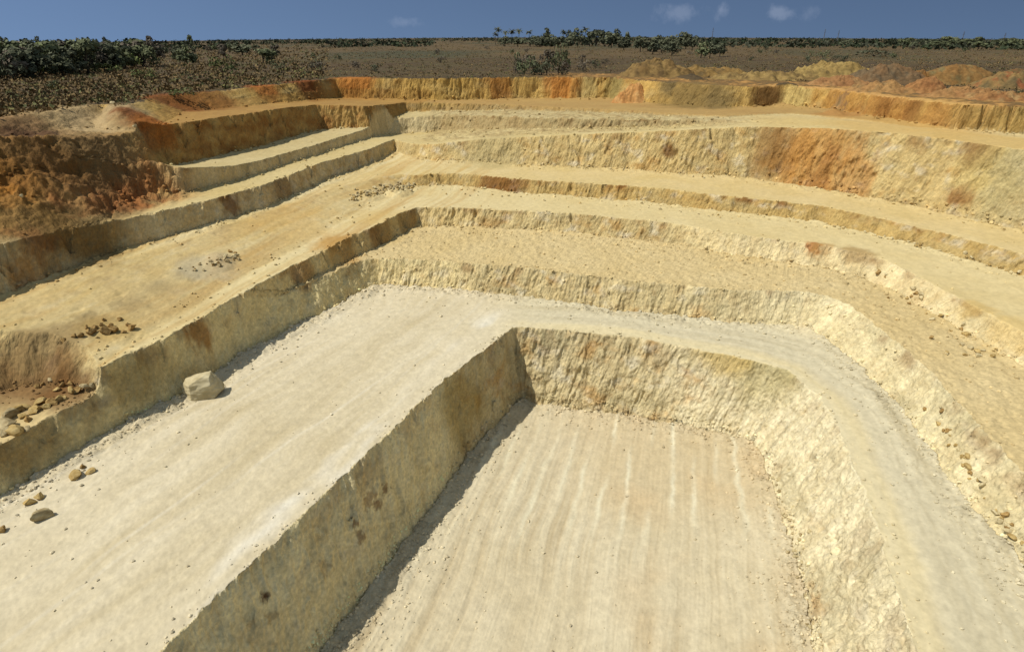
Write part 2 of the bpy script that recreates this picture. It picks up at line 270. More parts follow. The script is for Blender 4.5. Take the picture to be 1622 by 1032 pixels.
# faces
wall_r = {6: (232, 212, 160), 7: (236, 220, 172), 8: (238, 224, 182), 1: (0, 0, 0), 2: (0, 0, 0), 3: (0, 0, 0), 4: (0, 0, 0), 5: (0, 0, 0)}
wall_l_bounce = {6: (242, 214, 146), 7: (248, 226, 162), 8: (252, 233, 176), 1: (0, 0, 0), 2: (0, 0, 0), 3: (0, 0, 0), 4: (0, 0, 0), 5: (0, 0, 0)}  # shaded left faces: bounce light painted in as a paler rock colour
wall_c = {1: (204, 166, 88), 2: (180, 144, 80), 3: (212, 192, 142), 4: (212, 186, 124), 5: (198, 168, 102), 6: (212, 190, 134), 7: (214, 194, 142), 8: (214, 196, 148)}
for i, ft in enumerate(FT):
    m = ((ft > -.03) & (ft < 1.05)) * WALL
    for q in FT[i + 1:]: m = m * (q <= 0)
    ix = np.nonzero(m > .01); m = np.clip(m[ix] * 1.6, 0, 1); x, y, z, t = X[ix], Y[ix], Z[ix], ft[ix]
    c = blend(np.broadcast_to(col(*wall_c[i + 1]), x.shape + (3,)), col(*wall_r[i + 1]), sstep(16, 24, np.degrees(np.arctan2(x, y)) + 5 * lowA[ix]) * (i >= 5)); c = blend(c, col(*wall_l_bounce[i + 1]), sstep(-4, -10, x) * facing_r[ix] ** .5 * (i >= 5))
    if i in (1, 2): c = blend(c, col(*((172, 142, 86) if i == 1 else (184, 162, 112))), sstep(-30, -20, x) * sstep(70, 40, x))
    lfw = sstep(-4, -10, x) * facing_r[ix] ** .5 * (i >= 5)  # also thins dark streaks and patches to keep those shaded faces bright
    if i in (2, 3): c = blend(c, col(236, 212, 156), sstep(-30, -38, x) * facing_r[ix] ** .5)  # higher left faces lightened in colour the same way, for bounce
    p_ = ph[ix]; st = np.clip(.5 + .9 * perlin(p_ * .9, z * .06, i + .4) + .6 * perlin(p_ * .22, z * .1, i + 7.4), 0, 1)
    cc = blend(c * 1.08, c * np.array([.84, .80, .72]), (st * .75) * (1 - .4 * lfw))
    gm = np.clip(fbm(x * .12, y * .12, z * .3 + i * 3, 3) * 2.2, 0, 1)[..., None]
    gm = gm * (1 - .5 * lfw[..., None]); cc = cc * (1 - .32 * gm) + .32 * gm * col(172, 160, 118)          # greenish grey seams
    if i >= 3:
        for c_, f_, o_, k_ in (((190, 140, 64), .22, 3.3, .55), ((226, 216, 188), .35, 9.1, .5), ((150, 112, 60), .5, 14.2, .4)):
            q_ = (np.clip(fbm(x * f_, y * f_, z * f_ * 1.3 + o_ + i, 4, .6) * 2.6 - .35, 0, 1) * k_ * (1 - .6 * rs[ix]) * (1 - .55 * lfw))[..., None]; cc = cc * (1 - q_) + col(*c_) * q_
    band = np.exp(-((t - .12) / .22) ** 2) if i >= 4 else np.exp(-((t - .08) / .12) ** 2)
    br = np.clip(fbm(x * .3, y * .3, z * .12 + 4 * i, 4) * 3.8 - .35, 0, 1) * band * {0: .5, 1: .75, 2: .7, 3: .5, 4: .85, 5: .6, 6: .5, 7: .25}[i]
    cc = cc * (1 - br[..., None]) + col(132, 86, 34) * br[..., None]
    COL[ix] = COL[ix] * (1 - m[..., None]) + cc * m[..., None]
def gz(x, y):
    a = np.degrees(np.arctan2(x, y)); k = np.clip(np.round((a - A0) / (A1 - A0) * (NC - 1)).astype(int), 0, NC - 1); r = np.hypot(x, y)
    out = np.empty(np.shape(x)); fo = out.ravel(); kk = np.ravel(k); rr_ = np.ravel(r)
    for i in range(len(fo)): fo[i] = np.interp(rr_[i], R[kk[i]], Z2[kk[i]])
    return out
# pale dug face on the right, yellow crest of the pit road
def hit(px, py):
    r = ray(px, py); a = math.degrees(math.atan2(r[0], r[1])); k = int(round((a - A0) / (A1 - A0) * (NC - 1)))
    te = r[2] / math.hypot(r[0], r[1]); e = Z2[k] / np.hypot(X2[k], Y2[k])
    i = int(np.argmax(e >= te)); return np.array([X2[k, i], Y2[k, i], Z2[k, i]])
def blob(px, py, rad, c, k=1.0, zs=1.0, wm=None, warp=.5):
    h = hit(px, py); r = np.sqrt((X2 - h[0]) ** 2 + (Y2 - h[1]) ** 2 + ((Z2 - h[2]) * zs) ** 2) / rad
    ix = np.nonzero(r < 1.15 + warp * 1.3); r = r[ix]
    m = sstep(1.2, .45, r + warp * fbm(X[ix] * 1.6 / rad, Y[ix] * 1.6 / rad, Z[ix] * (.35 if wm is gw else 1.2) / rad + px, 4, .6)) * k
    if wm is not None: m = m * wm[ix]
    COL[ix] = COL[ix] * (1 - m[..., None]) + col(*c) * m[..., None]
gw = np.clip(WALL * 1.5, 0, 1)
for b in [(1300, 235, 7.5, (198, 144, 70), .75, .35, gw, 1.1), (1255, 262, 4, (190, 136, 64), .7, .4, gw, .9), (1345, 285, 5, (190, 136, 68), .65, .5, gw, 1.1), (1240, 225, 4, (156, 108, 50), .6, .4, gw, .9), (1300, 275, 3, (150, 96, 42), .5, .3, gw, 1), (1060, 240, 2, (120, 78, 30), .8, 1, gw), (1550, 245, 3.2, (128, 84, 38), .85, 1, gw, .7), (1520, 312, 2.4, (150, 100, 48), .8, 1, gw, .7),
          (1215, 240, 4, (140, 96, 40), .7, .4, gw), (1580, 280, 7, (206, 182, 112), .7, 1, gw), (1610, 300, 5, (176, 164, 120), .5, .6, gw, .9), (780, 250, 9, (190, 170, 116), .8, 1, None),
          (800, 292, 7, (128, 78, 26), .8, 1, gw), (1290, 390, 1.6, (180, 110, 44), .8, 1, None, .9), (1300, 392, 2.2, (170, 128, 66), .6, 1, None, .9), (1360, 400, 3, (150, 112, 52), .6, 1, None), (1545, 485, 2.5, (200, 166, 92), .6, 1, None), (1600, 520, 4, (214, 180, 104), .5, 1, None),
          
          (1215, 590, 5, (176, 160, 100), .6, 1, gw), (1150, 560, 5, (206, 176, 100), .7, 1.5, gw), 
          (310, 527, 2.6, (172, 118, 48), .8, 1, gw, 1), (480, 430, 3, (150, 96, 40), .6, 1, gw), (600, 375, 5, (140, 92, 36), .7, .7, gw), (645, 345, 4, (130, 90, 40), .6, 1, gw), (220, 600, 4, (150, 124, 66), .6, 1, gw), (40, 700, 4, (150, 116, 56), .6, 1, gw),
          (610, 775, .7, (112, 68, 28), .7, 1, None, 1.2), (585, 790, 1.0, (146, 100, 50), .55, 1, None, 1.4), (600, 800, .7, (118, 72, 30), .7, 1, None, 1), (562, 828, .6, (116, 72, 32), .7, 1, None, 1.2), (570, 850, .7, (130, 86, 40), .6, 1, None, 1), (420, 945, .5, (92, 50, 18), .9, 1, None, .8), (515, 900, .9, (160, 118, 64), .4, 1, None, 1.4), (430, 975, .6, (170, 130, 70), .4, 1, None, 1.3), (400, 985, .5, (170, 126, 66), .4, 1, None, 1.3), (740, 640, 6, (176, 146, 72), .6, 1, gw),
          (60, 600, 6.5, (122, 84, 40), .85, 1, None, .4), (110, 625, 4, (116, 78, 36), .7, 1, None), (40, 552, 3, (158, 132, 84), .7, 1, None), (95, 530, 3, (160, 136, 90), .7, 1, None), (150, 508, 2.6, (156, 130, 82), .7, 1, None), (205, 482, 2.6, (162, 140, 96), .7, 1, None), (255, 456, 2.4, (166, 146, 102), .7, 1, None), (300, 434, 2.4, (172, 156, 116), .7, 1, None), (180, 520, 4, (176, 146, 80), .5, 1, None), (260, 470, 8, (192, 164, 106), .4, 1, None, .8), (330, 420, 5, (186, 172, 138), .6, 1, None), (540, 390, 5, (184, 136, 60), .7, 1, None), (460, 350, 9, (208, 170, 98), .45, 1, None, .8), (600, 345, 7, (206, 174, 104), .5, 1, None),
          (60, 440, 3.4, (176, 124, 56), .5, 1, gw, 1), (25, 432, 2.6, (180, 126, 54), .45, 1, gw, 1), (160, 385, 5, (150, 130, 72), .5, 1, gw), (365, 320, 2, (126, 82, 38), .7, .5, gw, .9), (450, 300, 4, (140, 100, 50), .6, 1, gw),
          (700, 140, 12, (196, 158, 76), .5, 1, gw), (790, 132, 5, (188, 118, 44), .6, .5, gw), (890, 130, 7, (192, 120, 44), .8, .5, gw), (930, 145, 4, (176, 158, 100), .6, .3, gw), (975, 140, 5, (150, 134, 78), .85, .5, gw), (560, 130, 8, (190, 116, 40), .8, 1, None), (490, 140, 8, (132, 70, 22), .9, 1, None), (420, 140, 6, (176, 100, 32), .8, 1, None),
          (1090, 155, 11, (132, 108, 60), .9, 1, None, .8), (1140, 160, 6, (124, 104, 62), .7, 1, None), (1060, 132, 4, (96, 84, 56), .7, 1, None), (1215, 152, 4.5, (108, 76, 36), .9, .6, gw), (1260, 155, 4, (206, 180, 108), .8, .6, gw), (1330, 162, 8, (184, 132, 60), .75, .4, gw, .9), (1400, 172, 9, (178, 124, 56), .75, .4, gw, .9), (1470, 182, 8, (178, 126, 60), .7, .4, gw, .9), (1530, 190, 6, (178, 130, 64), .6, .4, gw, .9), (1400, 168, 3, (140, 92, 40), .6, .4, gw), (1445, 176, 2.5, (132, 88, 40), .6, .4, gw), (1580, 195, 8, (206, 174, 100), .6, 1, gw), (1330, 180, 6, (170, 116, 54), .6, 1, None),
          (1420, 200, 16, (204, 164, 90), .6, 1, bench), (1560, 225, 14, (206, 168, 94), .6, 1, bench), (1250, 190, 12, (206, 174, 104), .5, 1, bench)]:
    blob(*b)
# brown upper left, the red slump, the pale bank
lf = sstep(-30, -42, X) * 1.0
up = np.isin(LVL, (0, 1, 2)) & ~PLAIN & (c16 < -84)
paint((up & (c16 < -80)) * sstep(-20, -19, -np.abs(Z)) * .6, blend(col(150, 104, 44), col(178, 138, 66), nB))
wl5 = gw * (FT[1] > -.05) * (FT[1] < 1.1) * (FT[2] < 0) * sstep(-34, -42, X)
paint(wl5 * .85, blend(col(162, 114, 54), col(206, 168, 96), np.clip(.5 + 1.6 * fbm(X * .3, Y * .3, Z * .4, 4, .6), 0, 1)))
paint(lr * .85, blend(col(200, 156, 90), col(164, 124, 72), np.clip(.5 + 1.5 * lowB, 0, 1))); paint(mm * sstep(-40, -50, X) * .8, blend(col(186, 134, 70), col(166, 132, 82), np.clip(nB * 1.5 - .2, 0, 1)))
for b in [(120, 365, 7, (140, 112, 64), .85, 1, None), (30, 340, 7, (138, 104, 50), .8, 1, None), (180, 335, 4, (134, 108, 66), .7, 1, None), (10, 290, 6, (176, 116, 36), .9, 1, None), (160, 300, 9, (156, 94, 44), .75, 1, None, 1), (210, 290, 6, (158, 98, 48), .7, 1, None, 1), (60, 385, 3, (146, 94, 46), .5, 1, None, 1),
          (90, 200, 14, (168, 140, 92), .95, 1, None, .25), (160, 190, 10, (182, 156, 110), .95, 1, None, .25), (20, 205, 9, (134, 98, 62), .7, 1, None), (45, 215, 5, (84, 56, 36), .8, 1, None), (205, 195, 4, (186, 156, 104), .9, 1, None), (215, 180, 5, (124, 70, 26), .9, 1, None), (270, 160, 9, (128, 74, 28), .9, 1, None), (330, 160, 7, (134, 86, 34), .8, 1, None), (250, 205, 5, (176, 106, 36), .8, 1, None), (120, 245, 9, (120, 94, 54), .7, 1, None), (60, 250, 10, (128, 92, 44), .7, 1, None), (160, 235, 7, (132, 104, 62), .8, 1, None)]:
    blob(*b)
paint(ledge * np.clip(.35 + 1.8 * lowB, 0, 1) * .65, col(172, 146, 96)); paint(ledge * np.clip(n1 * 2.4 - .35, 0, 1) * .7, col(126, 96, 54))
# crumbs: bright chips and dark specks
chips = fbm(X * 3.1, Y * 3.1, Z * 3.1, 2)
COL *= (1 + (.20 * chips * (.35 + .8 * (WALL + TOE + rough + mm).clip(0, 1)) + .16 * (nC - .5)))[..., None]
gl = COL @ np.array([.3, .6, .1]); COL = gl[..., None] + (COL - gl[..., None]) * .96
COL = np.clip(COL, .004, .9)
ROUGHV = np.clip(lr * .8 + .8 * BERM + ledge * .8 + WALL + .7 * rough + .8 * TOE + mm + .5 * PLAIN, 0, 1)
# ------------------------------------------------------------------ materials
def new_mat(name):
    m = bpy.data.materials.new(name); m.use_nodes = True; nt = m.node_tree
    b = nt.nodes['Principled BSDF']; b.inputs['Roughness'].default_value = .92
    if 'Specular IOR Level' in b.inputs: b.inputs['Specular IOR Level'].default_value = .15
    return m, nt, b
def earth_mat():
    m, nt, b = new_mat('quarry_earth'); n = nt.nodes; L = nt.links
    at = n.new('ShaderNodeAttribute'); at.attribute_name = 'earth'
    ro = n.new('ShaderNodeAttribute'); ro.attribute_name = 'roughness_mask'
    tc = n.new('ShaderNodeTexCoord')
    def noise(scale, det, rg, stretch=None):
        q = n.new('ShaderNodeTexNoise'); q.inputs['Scale'].default_value = scale; q.inputs['Detail'].default_value = det; q.inputs['Roughness'].default_value = rg
        if stretch:
            mp = n.new('ShaderNodeMapping'); mp.inputs['Scale'].default_value = stretch; mp.inputs['Rotation'].default_value = (.22, -.22, 0)
            L.new(tc.outputs['Object'], mp.inputs['Vector']); L.new(mp.outputs[0], q.inputs['Vector'])
        else: L.new(tc.outputs['Object'], q.inputs['Vector'])
        return q
    def rng(src, a, b, c, d):
        mp = n.new('ShaderNodeMapRange'); mp.inputs[1].default_value = a; mp.inputs[2].default_value = b; mp.inputs[3].default_value = c; mp.inputs[4].default_value = d
        L.new(src, mp.inputs[0]); return mp.outputs[0]
    ns = noise(3.6, 8, .7); gv = noise(1.0, 4, .6); fu = n.new('ShaderNodeAttribute'); fu.attribute_name = 'face_run'; L.new(fu.outputs['Vector'], gv.inputs['Vector'])
    amp = rng(ro.outputs['Fac'], 0, 1, .07, .20)
    tone = rng(ns.outputs['Fac'], .3, .7, -1, 1)
    ma = n.new('ShaderNodeMath'); ma.operation = 'MULTIPLY_ADD'; L.new(tone, ma.inputs[0]); L.new(amp, ma.inputs[1]); ma.inputs[2].default_value = 1
    mx = n.new('ShaderNodeMix'); mx.data_type = 'RGBA'; mx.blend_type = 'MULTIPLY'; mx.inputs['Factor'].default_value = 1
    L.new(at.outputs['Color'], mx.inputs['A']); L.new(ma.outputs[0], mx.inputs['B']); L.new(mx.outputs['Result'], b.inputs['Base Color'])
    b1 = n.new('ShaderNodeBump'); b1.inputs['Distance'].default_value = .45
    L.new(rng(ro.outputs['Fac'], .5, 1, 0, .75), b1.inputs['Strength']); L.new(gv.outputs['Fac'], b1.inputs['Height'])
    b2 = n.new('ShaderNodeBump'); b2.inputs['Distance'].default_value = .22
    L.new(rng(ro.outputs['Fac'], 0, 1, .12, .42), b2.inputs['Strength']); L.new(ns.outputs['Fac'], b2.inputs['Height']); L.new(b1.outputs['Normal'], b2.inputs['Normal']); L.new(b2.outputs['Normal'], b.inputs['Normal'])
    return m
EARTH = earth_mat()
def noise_mat(name, c1, c2, scale=4.0, bump_=.4, rough_=.9, rand=0.0):
    m, nt, b = new_mat(name); n = nt.nodes; L = nt.links
    b.inputs['Roughness'].default_value = rough_
    tc = n.new('ShaderNodeTexCoord'); ns = n.new('ShaderNodeTexNoise'); ns.inputs['Scale'].default_value = scale; ns.inputs['Detail'].default_value = 6
    L.new(tc.outputs['Object'], ns.inputs['Vector'])
    rp = n.new('ShaderNodeValToRGB'); rp.color_ramp.elements[0].position = .32; rp.color_ramp.elements[1].position = .68
    rp.color_ramp.elements[0].color = (*c1, 1); rp.color_ramp.elements[1].color = (*c2, 1)
    L.new(ns.outputs['Fac'], rp.inputs[0])
    out = rp.outputs[0]
    if rand:
        oi = n.new('ShaderNodeObjectInfo'); mp = n.new('ShaderNodeMapRange'); mp.inputs[3].default_value = 1 - rand; mp.inputs[4].default_value = 1 + rand
        L.new(oi.outputs['Random'], mp.inputs[0]); mx = n.new('ShaderNodeMix'); mx.data_type = 'RGBA'; mx.blend_type = 'MULTIPLY'; mx.inputs['Factor'].default_value = 1
        L.new(out, mx.inputs['A']); L.new(mp.outputs[0], mx.inputs['B']); out = mx.outputs['Result']
    L.new(out, b.inputs['Base Color'])
    bp = n.new('ShaderNodeBump'); bp.inputs['Strength'].default_value = bump_; bp.inputs['Distance'].default_value = .1
    L.new(ns.outputs['Fac'], bp.inputs['Height']); L.new(bp.outputs['Normal'], b.inputs['Normal'])
    return m
# ------------------------------------------------------------------ ground meshes
def mesh_from(name, co, quads, nrm=None, c=None, rv=None, mat=None, fr=None):
    me = bpy.data.meshes.new(name)
    me.vertices.add(len(co)); me.vertices.foreach_set('co', np.ascontiguousarray(co, np.float32).ravel())
    k = quads.shape[1]
    me.loops.add(quads.size); me.loops.foreach_set('vertex_index', quads.astype(np.int32).ravel())
    me.polygons.add(len(quads)); me.polygons.foreach_set('loop_start', np.arange(0, quads.size, k, dtype=np.int32))
    me.polygons.foreach_set('use_smooth', np.ones(len(quads), bool))
    me.update(calc_edges=True)
    if c is not None:
        a = me.attributes.new('earth', 'FLOAT_COLOR', 'POINT'); a.data.foreach_set('color', np.c_[c, np.ones(len(c))].astype(np.float32).ravel())
        a = me.attributes.new('roughness_mask', 'FLOAT', 'POINT'); a.data.foreach_set('value', rv.astype(np.float32))
        if fr is not None: a = me.attributes.new('face_run', 'FLOAT_VECTOR', 'POINT'); a.data.foreach_set('vector', fr.astype(np.float32).ravel())
    if nrm is not None: me.normals_split_custom_set_from_vertices(nrm.astype(np.float32))
    if mat: me.materials.append(mat)
    o = bpy.data.objects.new(name, me); C.objects.link(o); return o
def tag(o, label=None, cat=None, group=None, kind=None):
    if label: o['label'] = label
    if cat: o['category'] = cat
    if group: o['group'] = group
    if kind: o['kind'] = kind
    return o
vid = np.arange(NC * NROW).reshape(NC, NROW)
Q4 = np.stack([vid[:-1, :-1], vid[1:, :-1], vid[1:, 1:], vid[:-1, 1:]], -1).reshape(-1, 4)
PCO = np.stack([X2, Y2, Z2], -1).reshape(-1, 3) * SC; PN = N.reshape(-1, 3); PC = COL.reshape(-1, 3); PR = ROUGHV.ravel(); PF = np.stack([ph * 1.9, Z * .7, lump], -1).reshape(-1, 3)
wq = (WALL[:-1, :-1] > .35).ravel(); lq = LVL[:-1, :-1].ravel(); mq = (mm[:-1, :-1] > .3).ravel()
lab = np.select([wq, lq == 0, np.isin(lq, (1, 2, 3)), np.isin(lq, (4, 5)), lq == 6, lq == 7, lq == 8], [6, 0, 1, 2, 3, 4, 5], 0)
# a face counts as plain only outside the workings
for i, (nm) in enumerate(('plain', 'upper_bench', 'middle_bench', 'rough_bench', 'main_bench', 'pit_floor', 'quarry_face')):
    q = Q4[lab == i]
    if not len(q): continue
    u, inv = np.unique(q, return_inverse=True)
    o = mesh_from(nm, PCO[u], inv.reshape(-1, 4), PN[u], PC[u], PR[u], EARTH, PF[u]); tag(o, kind='structure')
SLK = lambda x, y: np.interp(np.degrees(np.arctan2(x, y)), [-58, -42, -34, -22, -6, 10, 24, 42, 58], [.0100, .0086, .0062, .0034, .0010, 0, .0012, .0030, .0040])
def far_z(x, y): d = np.hypot(x, y); return -12.35 - SLK(x, y) * np.maximum(d - 300, 0)
def un_far(px, py):
    z = -12.35
    for _ in range(12): g = un(px, min(py, 3000), z) if ray(px, py)[2] < -1e-4 else None; z = float(far_z(g[0], g[1]))
    return np.array([g[0], g[1], z])
# the plain to the horizon
ea = np.radians(np.linspace(A0, A1, 240)); er = np.exp(np.linspace(math.log(R1 - .5), math.log(14000), 150))
EX = np.sin(ea)[:, None] * er; EY = np.cos(ea)[:, None] * er; EZ = far_z(EX, EY) - .1 + .5 * perlin(EX * .03, EY * .03, 2.2) * np.clip((er - R1) / 60, 0, 1)
v2 = np.arange(240 * 150).reshape(240, 150); q2 = np.stack([v2[:-1, :-1], v2[1:, :-1], v2[1:, 1:], v2[:-1, 1:]], -1).reshape(-1, 4)
pc = blend(blend(col(106, 88, 58), col(90, 75, 52), np.clip(.5 + fbm(EX * .02, EY * .006, 1., 3), 0, 1)), col(74, 74, 52), np.clip(fbm(EX * .006, EY * .004, 5., 3) * 2, 0, 1) * .8)
o = mesh_from('far_plain', np.stack([EX, EY, EZ], -1).reshape(-1, 3) * SC, q2, None, pc.reshape(-1, 3), np.full(EX.size, .4), EARTH); tag(o, kind='structure')
# ------------------------------------------------------------------ loose rock
ROCKM = {'pale': noise_mat('pale_stone', lin((190, 172, 126), KA), lin((224, 208, 164), KA), 1.6, .7, .9, .12), 'brown': noise_mat('brown_stone', lin((140, 108, 62), KA), lin((190, 158, 100), KA), 2.2, .7, .9, .15),
         'yellow': noise_mat('ochre_stone', lin((168, 138, 80), KA), lin((206, 180, 122), KA), 2.0, .7, .9, .15), 'grey': noise_mat('grey_stone', lin((160, 140, 100), KA), lin((206, 188, 144), KA), 2.0, .7, .9, .15)}
def rock_mesh(name, seed, mat, sub=3, flat=.8, cuts=7):
    r = random.Random(seed); bm = bmesh.new(); bmesh.ops.create_icosphere(bm, subdivisions=sub, radius=1)
    pl = []
    for _ in range(cuts):
        v = Vector((r.gauss(0, 1), r.gauss(0, 1), r.gauss(0, .8))).normalized(); pl.append((v, r.uniform(.42, .74)))
    for v in bm.verts:
        p = v.co.copy()
        for nn, d in pl:
            k = p.dot(nn) - d
            if k > 0: p -= nn * k * .98
        q = p * 2.2; p *= 1 + .10 * float(perlin(q.x + seed, q.y, q.z)) + .05 * float(perlin(q.x * 2.7, q.y * 2.7 + seed, q.z * 2.7))
        p.z *= flat; v.co = p
    me = bpy.data.meshes.new(name); bm.to_mesh(me); bm.free(); me.materials.append(mat)
    for f in me.polygons: f.use_smooth = True
    if hasattr(me, 'set_sharp_from_angle'): me.set_sharp_from_angle(angle=math.radians(32))
    return me
RM = {k: [rock_mesh('stone', 10 * i + j + 1, ROCKM[k], 3, .85, 12) for j in range(5)] for i, k in enumerate(ROCKM)}
def put_rock(px, py, wpx, kind, label, group=None, name='rock', flat=None, rnd=RND):
    h = hit(px, py); d = np.linalg.norm(h); r = wpx * d / 1050 * .5 * SC * 1.1
    o = bpy.data.objects.new(name, rnd.choice(RM[kind])); C.objects.link(o)
    o.location = (h[0] * SC, h[1] * SC, h[2] * SC + r * .3)
    o.scale = (r * rnd.uniform(.9, 1.25), r * rnd.uniform(.75, 1.1), r * (flat or rnd.uniform(.75, 1.05)))
    o.rotation_euler = (rnd.uniform(-.3, .3), rnd.uniform(-.3, .3), rnd.uniform(0, 6.28))
    return tag(o, label, 'rock', group)
# the big boulder: a chipped block with a sloping left shoulder
def boulder():
    bm = bmesh.new()
    pts = [(-1.0, -.1, -.9), (-.4, -.8, -1), (.72, -.45, -.95), (1.08, .1, -.55), (-.98, -.1, .22), (-.36, -.66, .5), (-.72, .15, .68), (.2, -.35, .98), (.62, -.2, .86), (.68, -.5, .2), (-.75, .8, .5), (.5, .8, .9), (1.05, .7, -.3), (-.9, .85, -.95), (.95, .75, -.95)]
    for p in pts: bm.verts.new(p)
    bmesh.ops.convex_hull(bm, input=bm.verts)
    bmesh.ops.triangulate(bm, faces=bm.faces)
    for _ in range(5): bmesh.ops.subdivide_edges(bm, edges=[e for e in bm.edges if e.calc_length() > .09], cuts=1); bmesh.ops.triangulate(bm, faces=bm.faces)
    for _ in range(1): bmesh.ops.smooth_vert(bm, verts=bm.verts, factor=.5, use_axis_x=True, use_axis_y=True, use_axis_z=True)
    bm.normal_update()
    for v in bm.verts:
        p = v.co; v.co = p + v.normal * (.06 * float(fbm(np.array(p.x * 1.5), np.array(p.y * 1.5), np.array(p.z * 1.5 + 4), 3)) + .03 * float(perlin(p.x * 5, p.y * 5, p.z * 5)))
    me = bpy.data.meshes.new('boulder'); bm.to_mesh(me); bm.free(); me.materials.append(noise_mat('boulder_stone', lin((186, 170, 128), KA), lin((228, 214, 174), KA), 1.3, .8))
    for f in me.polygons: f.use_smooth = True
    me.set_sharp_from_angle(angle=math.radians(28))
    h = un(318, 631, -40); o = bpy.data.objects.new('boulder', me); C.objects.link(o)
    o.location = (h[0] * SC, (h[1] + .6) * SC, (-40 + 1.45) * SC); o.scale = (2.2 * SC, 1.7 * SC, 1.5 * SC); o.rotation_euler = (0, 0, math.radians(6))
    tag(o, 'large pale limestone boulder lying at the foot of the shaded left wall', 'boulder')
boulder()
for px, py, w_, k, lb in [(68, 822, 27, 'grey', 'long grey stone farthest out on the pale bench at lower left'), (47, 797, 18, 'yellow', 'ochre stone touching its twin beside the scree at lower left'), (64, 790, 17, 'yellow', 'rounder ochre stone of the touching pair at lower left'),
                          (120, 755, 21, 'yellow', 'larger ochre stone on the bench edge below the left wall'), (144, 750, 14, 'yellow', 'smaller ochre stone right of a larger one below the left wall'), (3, 842, 13, 'brown', 'small brown stone at the very left margin of the pale bench'),
                          (132, 742, 10, 'brown', 'little stone half buried in scree above the two ochre stones'), (298, 100, 6, 'pale', 'tiny white stone among the dark bushes on the left plain'), (36, 312, 6, 'pale', 'small white stone on the brown slump at far left'), (215, 201, 7, 'pale', 'white stone at the right foot of the pale bank'),
                          (180, 165, 9, 'pale', 'pale stone on top of the pale bank at upper left'), (1150, 113, 6, 'pale', 'white stone on the low yellow spoil ridge'), (1262, 876, 9, 'pale', 'largest pale stone at the foot of the right pit wall')]:
    put_rock(px, py, w_, k, lb)
for px, py, w_ in [(8, 676, 30), (18, 662, 24), (30, 652, 18), (24, 684, 26), (8, 690, 18), (44, 668, 14), (52, 654, 15), (62, 640, 15), (60, 650, 17), (72, 646, 15), (40, 646, 14), (82, 640, 16), (94, 636, 16), (104, 632, 12), (116, 624, 15), (124, 620, 13), (138, 617, 14), (145, 612, 11), (90, 619, 10), (100, 612, 11), (112, 610, 10), (60, 615, 9), (68, 610, 8), (80, 604, 8), (36, 662, 12), (45, 683, 12)]:
    put_rock(px, py, w_, RND.choice(['yellow', 'brown', 'yellow', 'grey']), 'rough ochre rock in the row along the lip of the brown slump at left', 'rocks on the slump lip')
for px, py, w_ in [(145, 530, 17), (152, 522, 12), (170, 528, 18), (182, 526, 18), (176, 518, 13), (210, 522, 17), (203, 516, 10), (130, 534, 11), (118, 534, 9), (160, 516, 9), (190, 508, 9), (165, 508, 8), (104, 540, 9), (196, 528, 9), (138, 520, 8)]:
    put_rock(px, py, w_, 'brown', 'brown earth clod on the bench edge above the left wall', 'clods on the left bench edge')
for _ in range(105):
    t = RND.random(); px = 552 + 104 * t; py = 312 - 20 * t + RND.gauss(0, 3.5) * (1.2 if t < .3 else 1.0)
    put_rock(px, py, RND.uniform(3, 7.5), RND.choice(['grey', 'pale', 'yellow']), 'grey rubble stone in the long heap between two roads at centre left', 'rubble heap on the bend of the roads', 'rubble_stone')
for _ in range(34):
    t = RND.random() ** .6; px = 290 + 90 * t + RND.gauss(0, 6); py = 432 - 27 * t + RND.gauss(0, 4)
    put_rock(px, py, RND.uniform(4, 10) * (.5 + .6 * t), RND.choice(['grey', 'pale', 'brown']), 'grey stone in the small rubble patch on the left terrace', 'rubble patch on the left terrace', 'rubble_stone')
def strew(n, pts, spread, a, b, kinds, label, group):
    for _ in range(n):
        t = RND.random() * (len(pts) - 1); i = int(t); f = t - i
        px = pts[i][0] * (1 - f) + pts[i + 1][0] * f; py = pts[i][1] * (1 - f) + pts[i + 1][1] * f
        put_rock(px + RND.gauss(0, spread), py + RND.gauss(0, spread * .6), RND.uniform(a, b), RND.choice(kinds), label, group, 'loose_stone')
strew(38, [(1470, 640), (1520, 720), (1570, 800), (1615, 870)], 7, 4, 11, ['yellow', 'pale', 'brown'], 'loose stone at the foot of the wall right of the grey road', 'stones beside the grey road')
strew(45, [(1225, 750), (1255, 830), (1275, 920), (1290, 1010)], 8, 4, 9, ['pale', 'grey'], 'pale loose stone along the foot of the right pit wall', 'stones under the right pit wall')
strew(30, [(1330, 362), (1440, 385), (1540, 410), (1615, 435)], 3, 3, 7, ['pale', 'yellow'], 'pale stone on the verge of the upper right road', 'stones beside the upper right road')
strew(34, [(1380, 430), (1450, 480), (1520, 520), (1490, 560), (1570, 570)], 14, 4, 10, ['yellow', 'brown', 'pale'], 'loose stone scattered on the rubbly right bench', 'stones on the rubbly right bench')
strew(16, [(680, 310), (800, 312), (1000, 330), (1150, 345)], 3, 3, 6, ['pale', 'yellow'], 'small stone at the foot of the low middle wall', 'stones under the low middle wall')
strew(16, [(900, 262), (1050, 275), (1200, 288)], 3, 3, 6, ['pale', 'yellow'], 'small stone at the foot of the tall ochre wall', 'stones under the tall ochre wall')
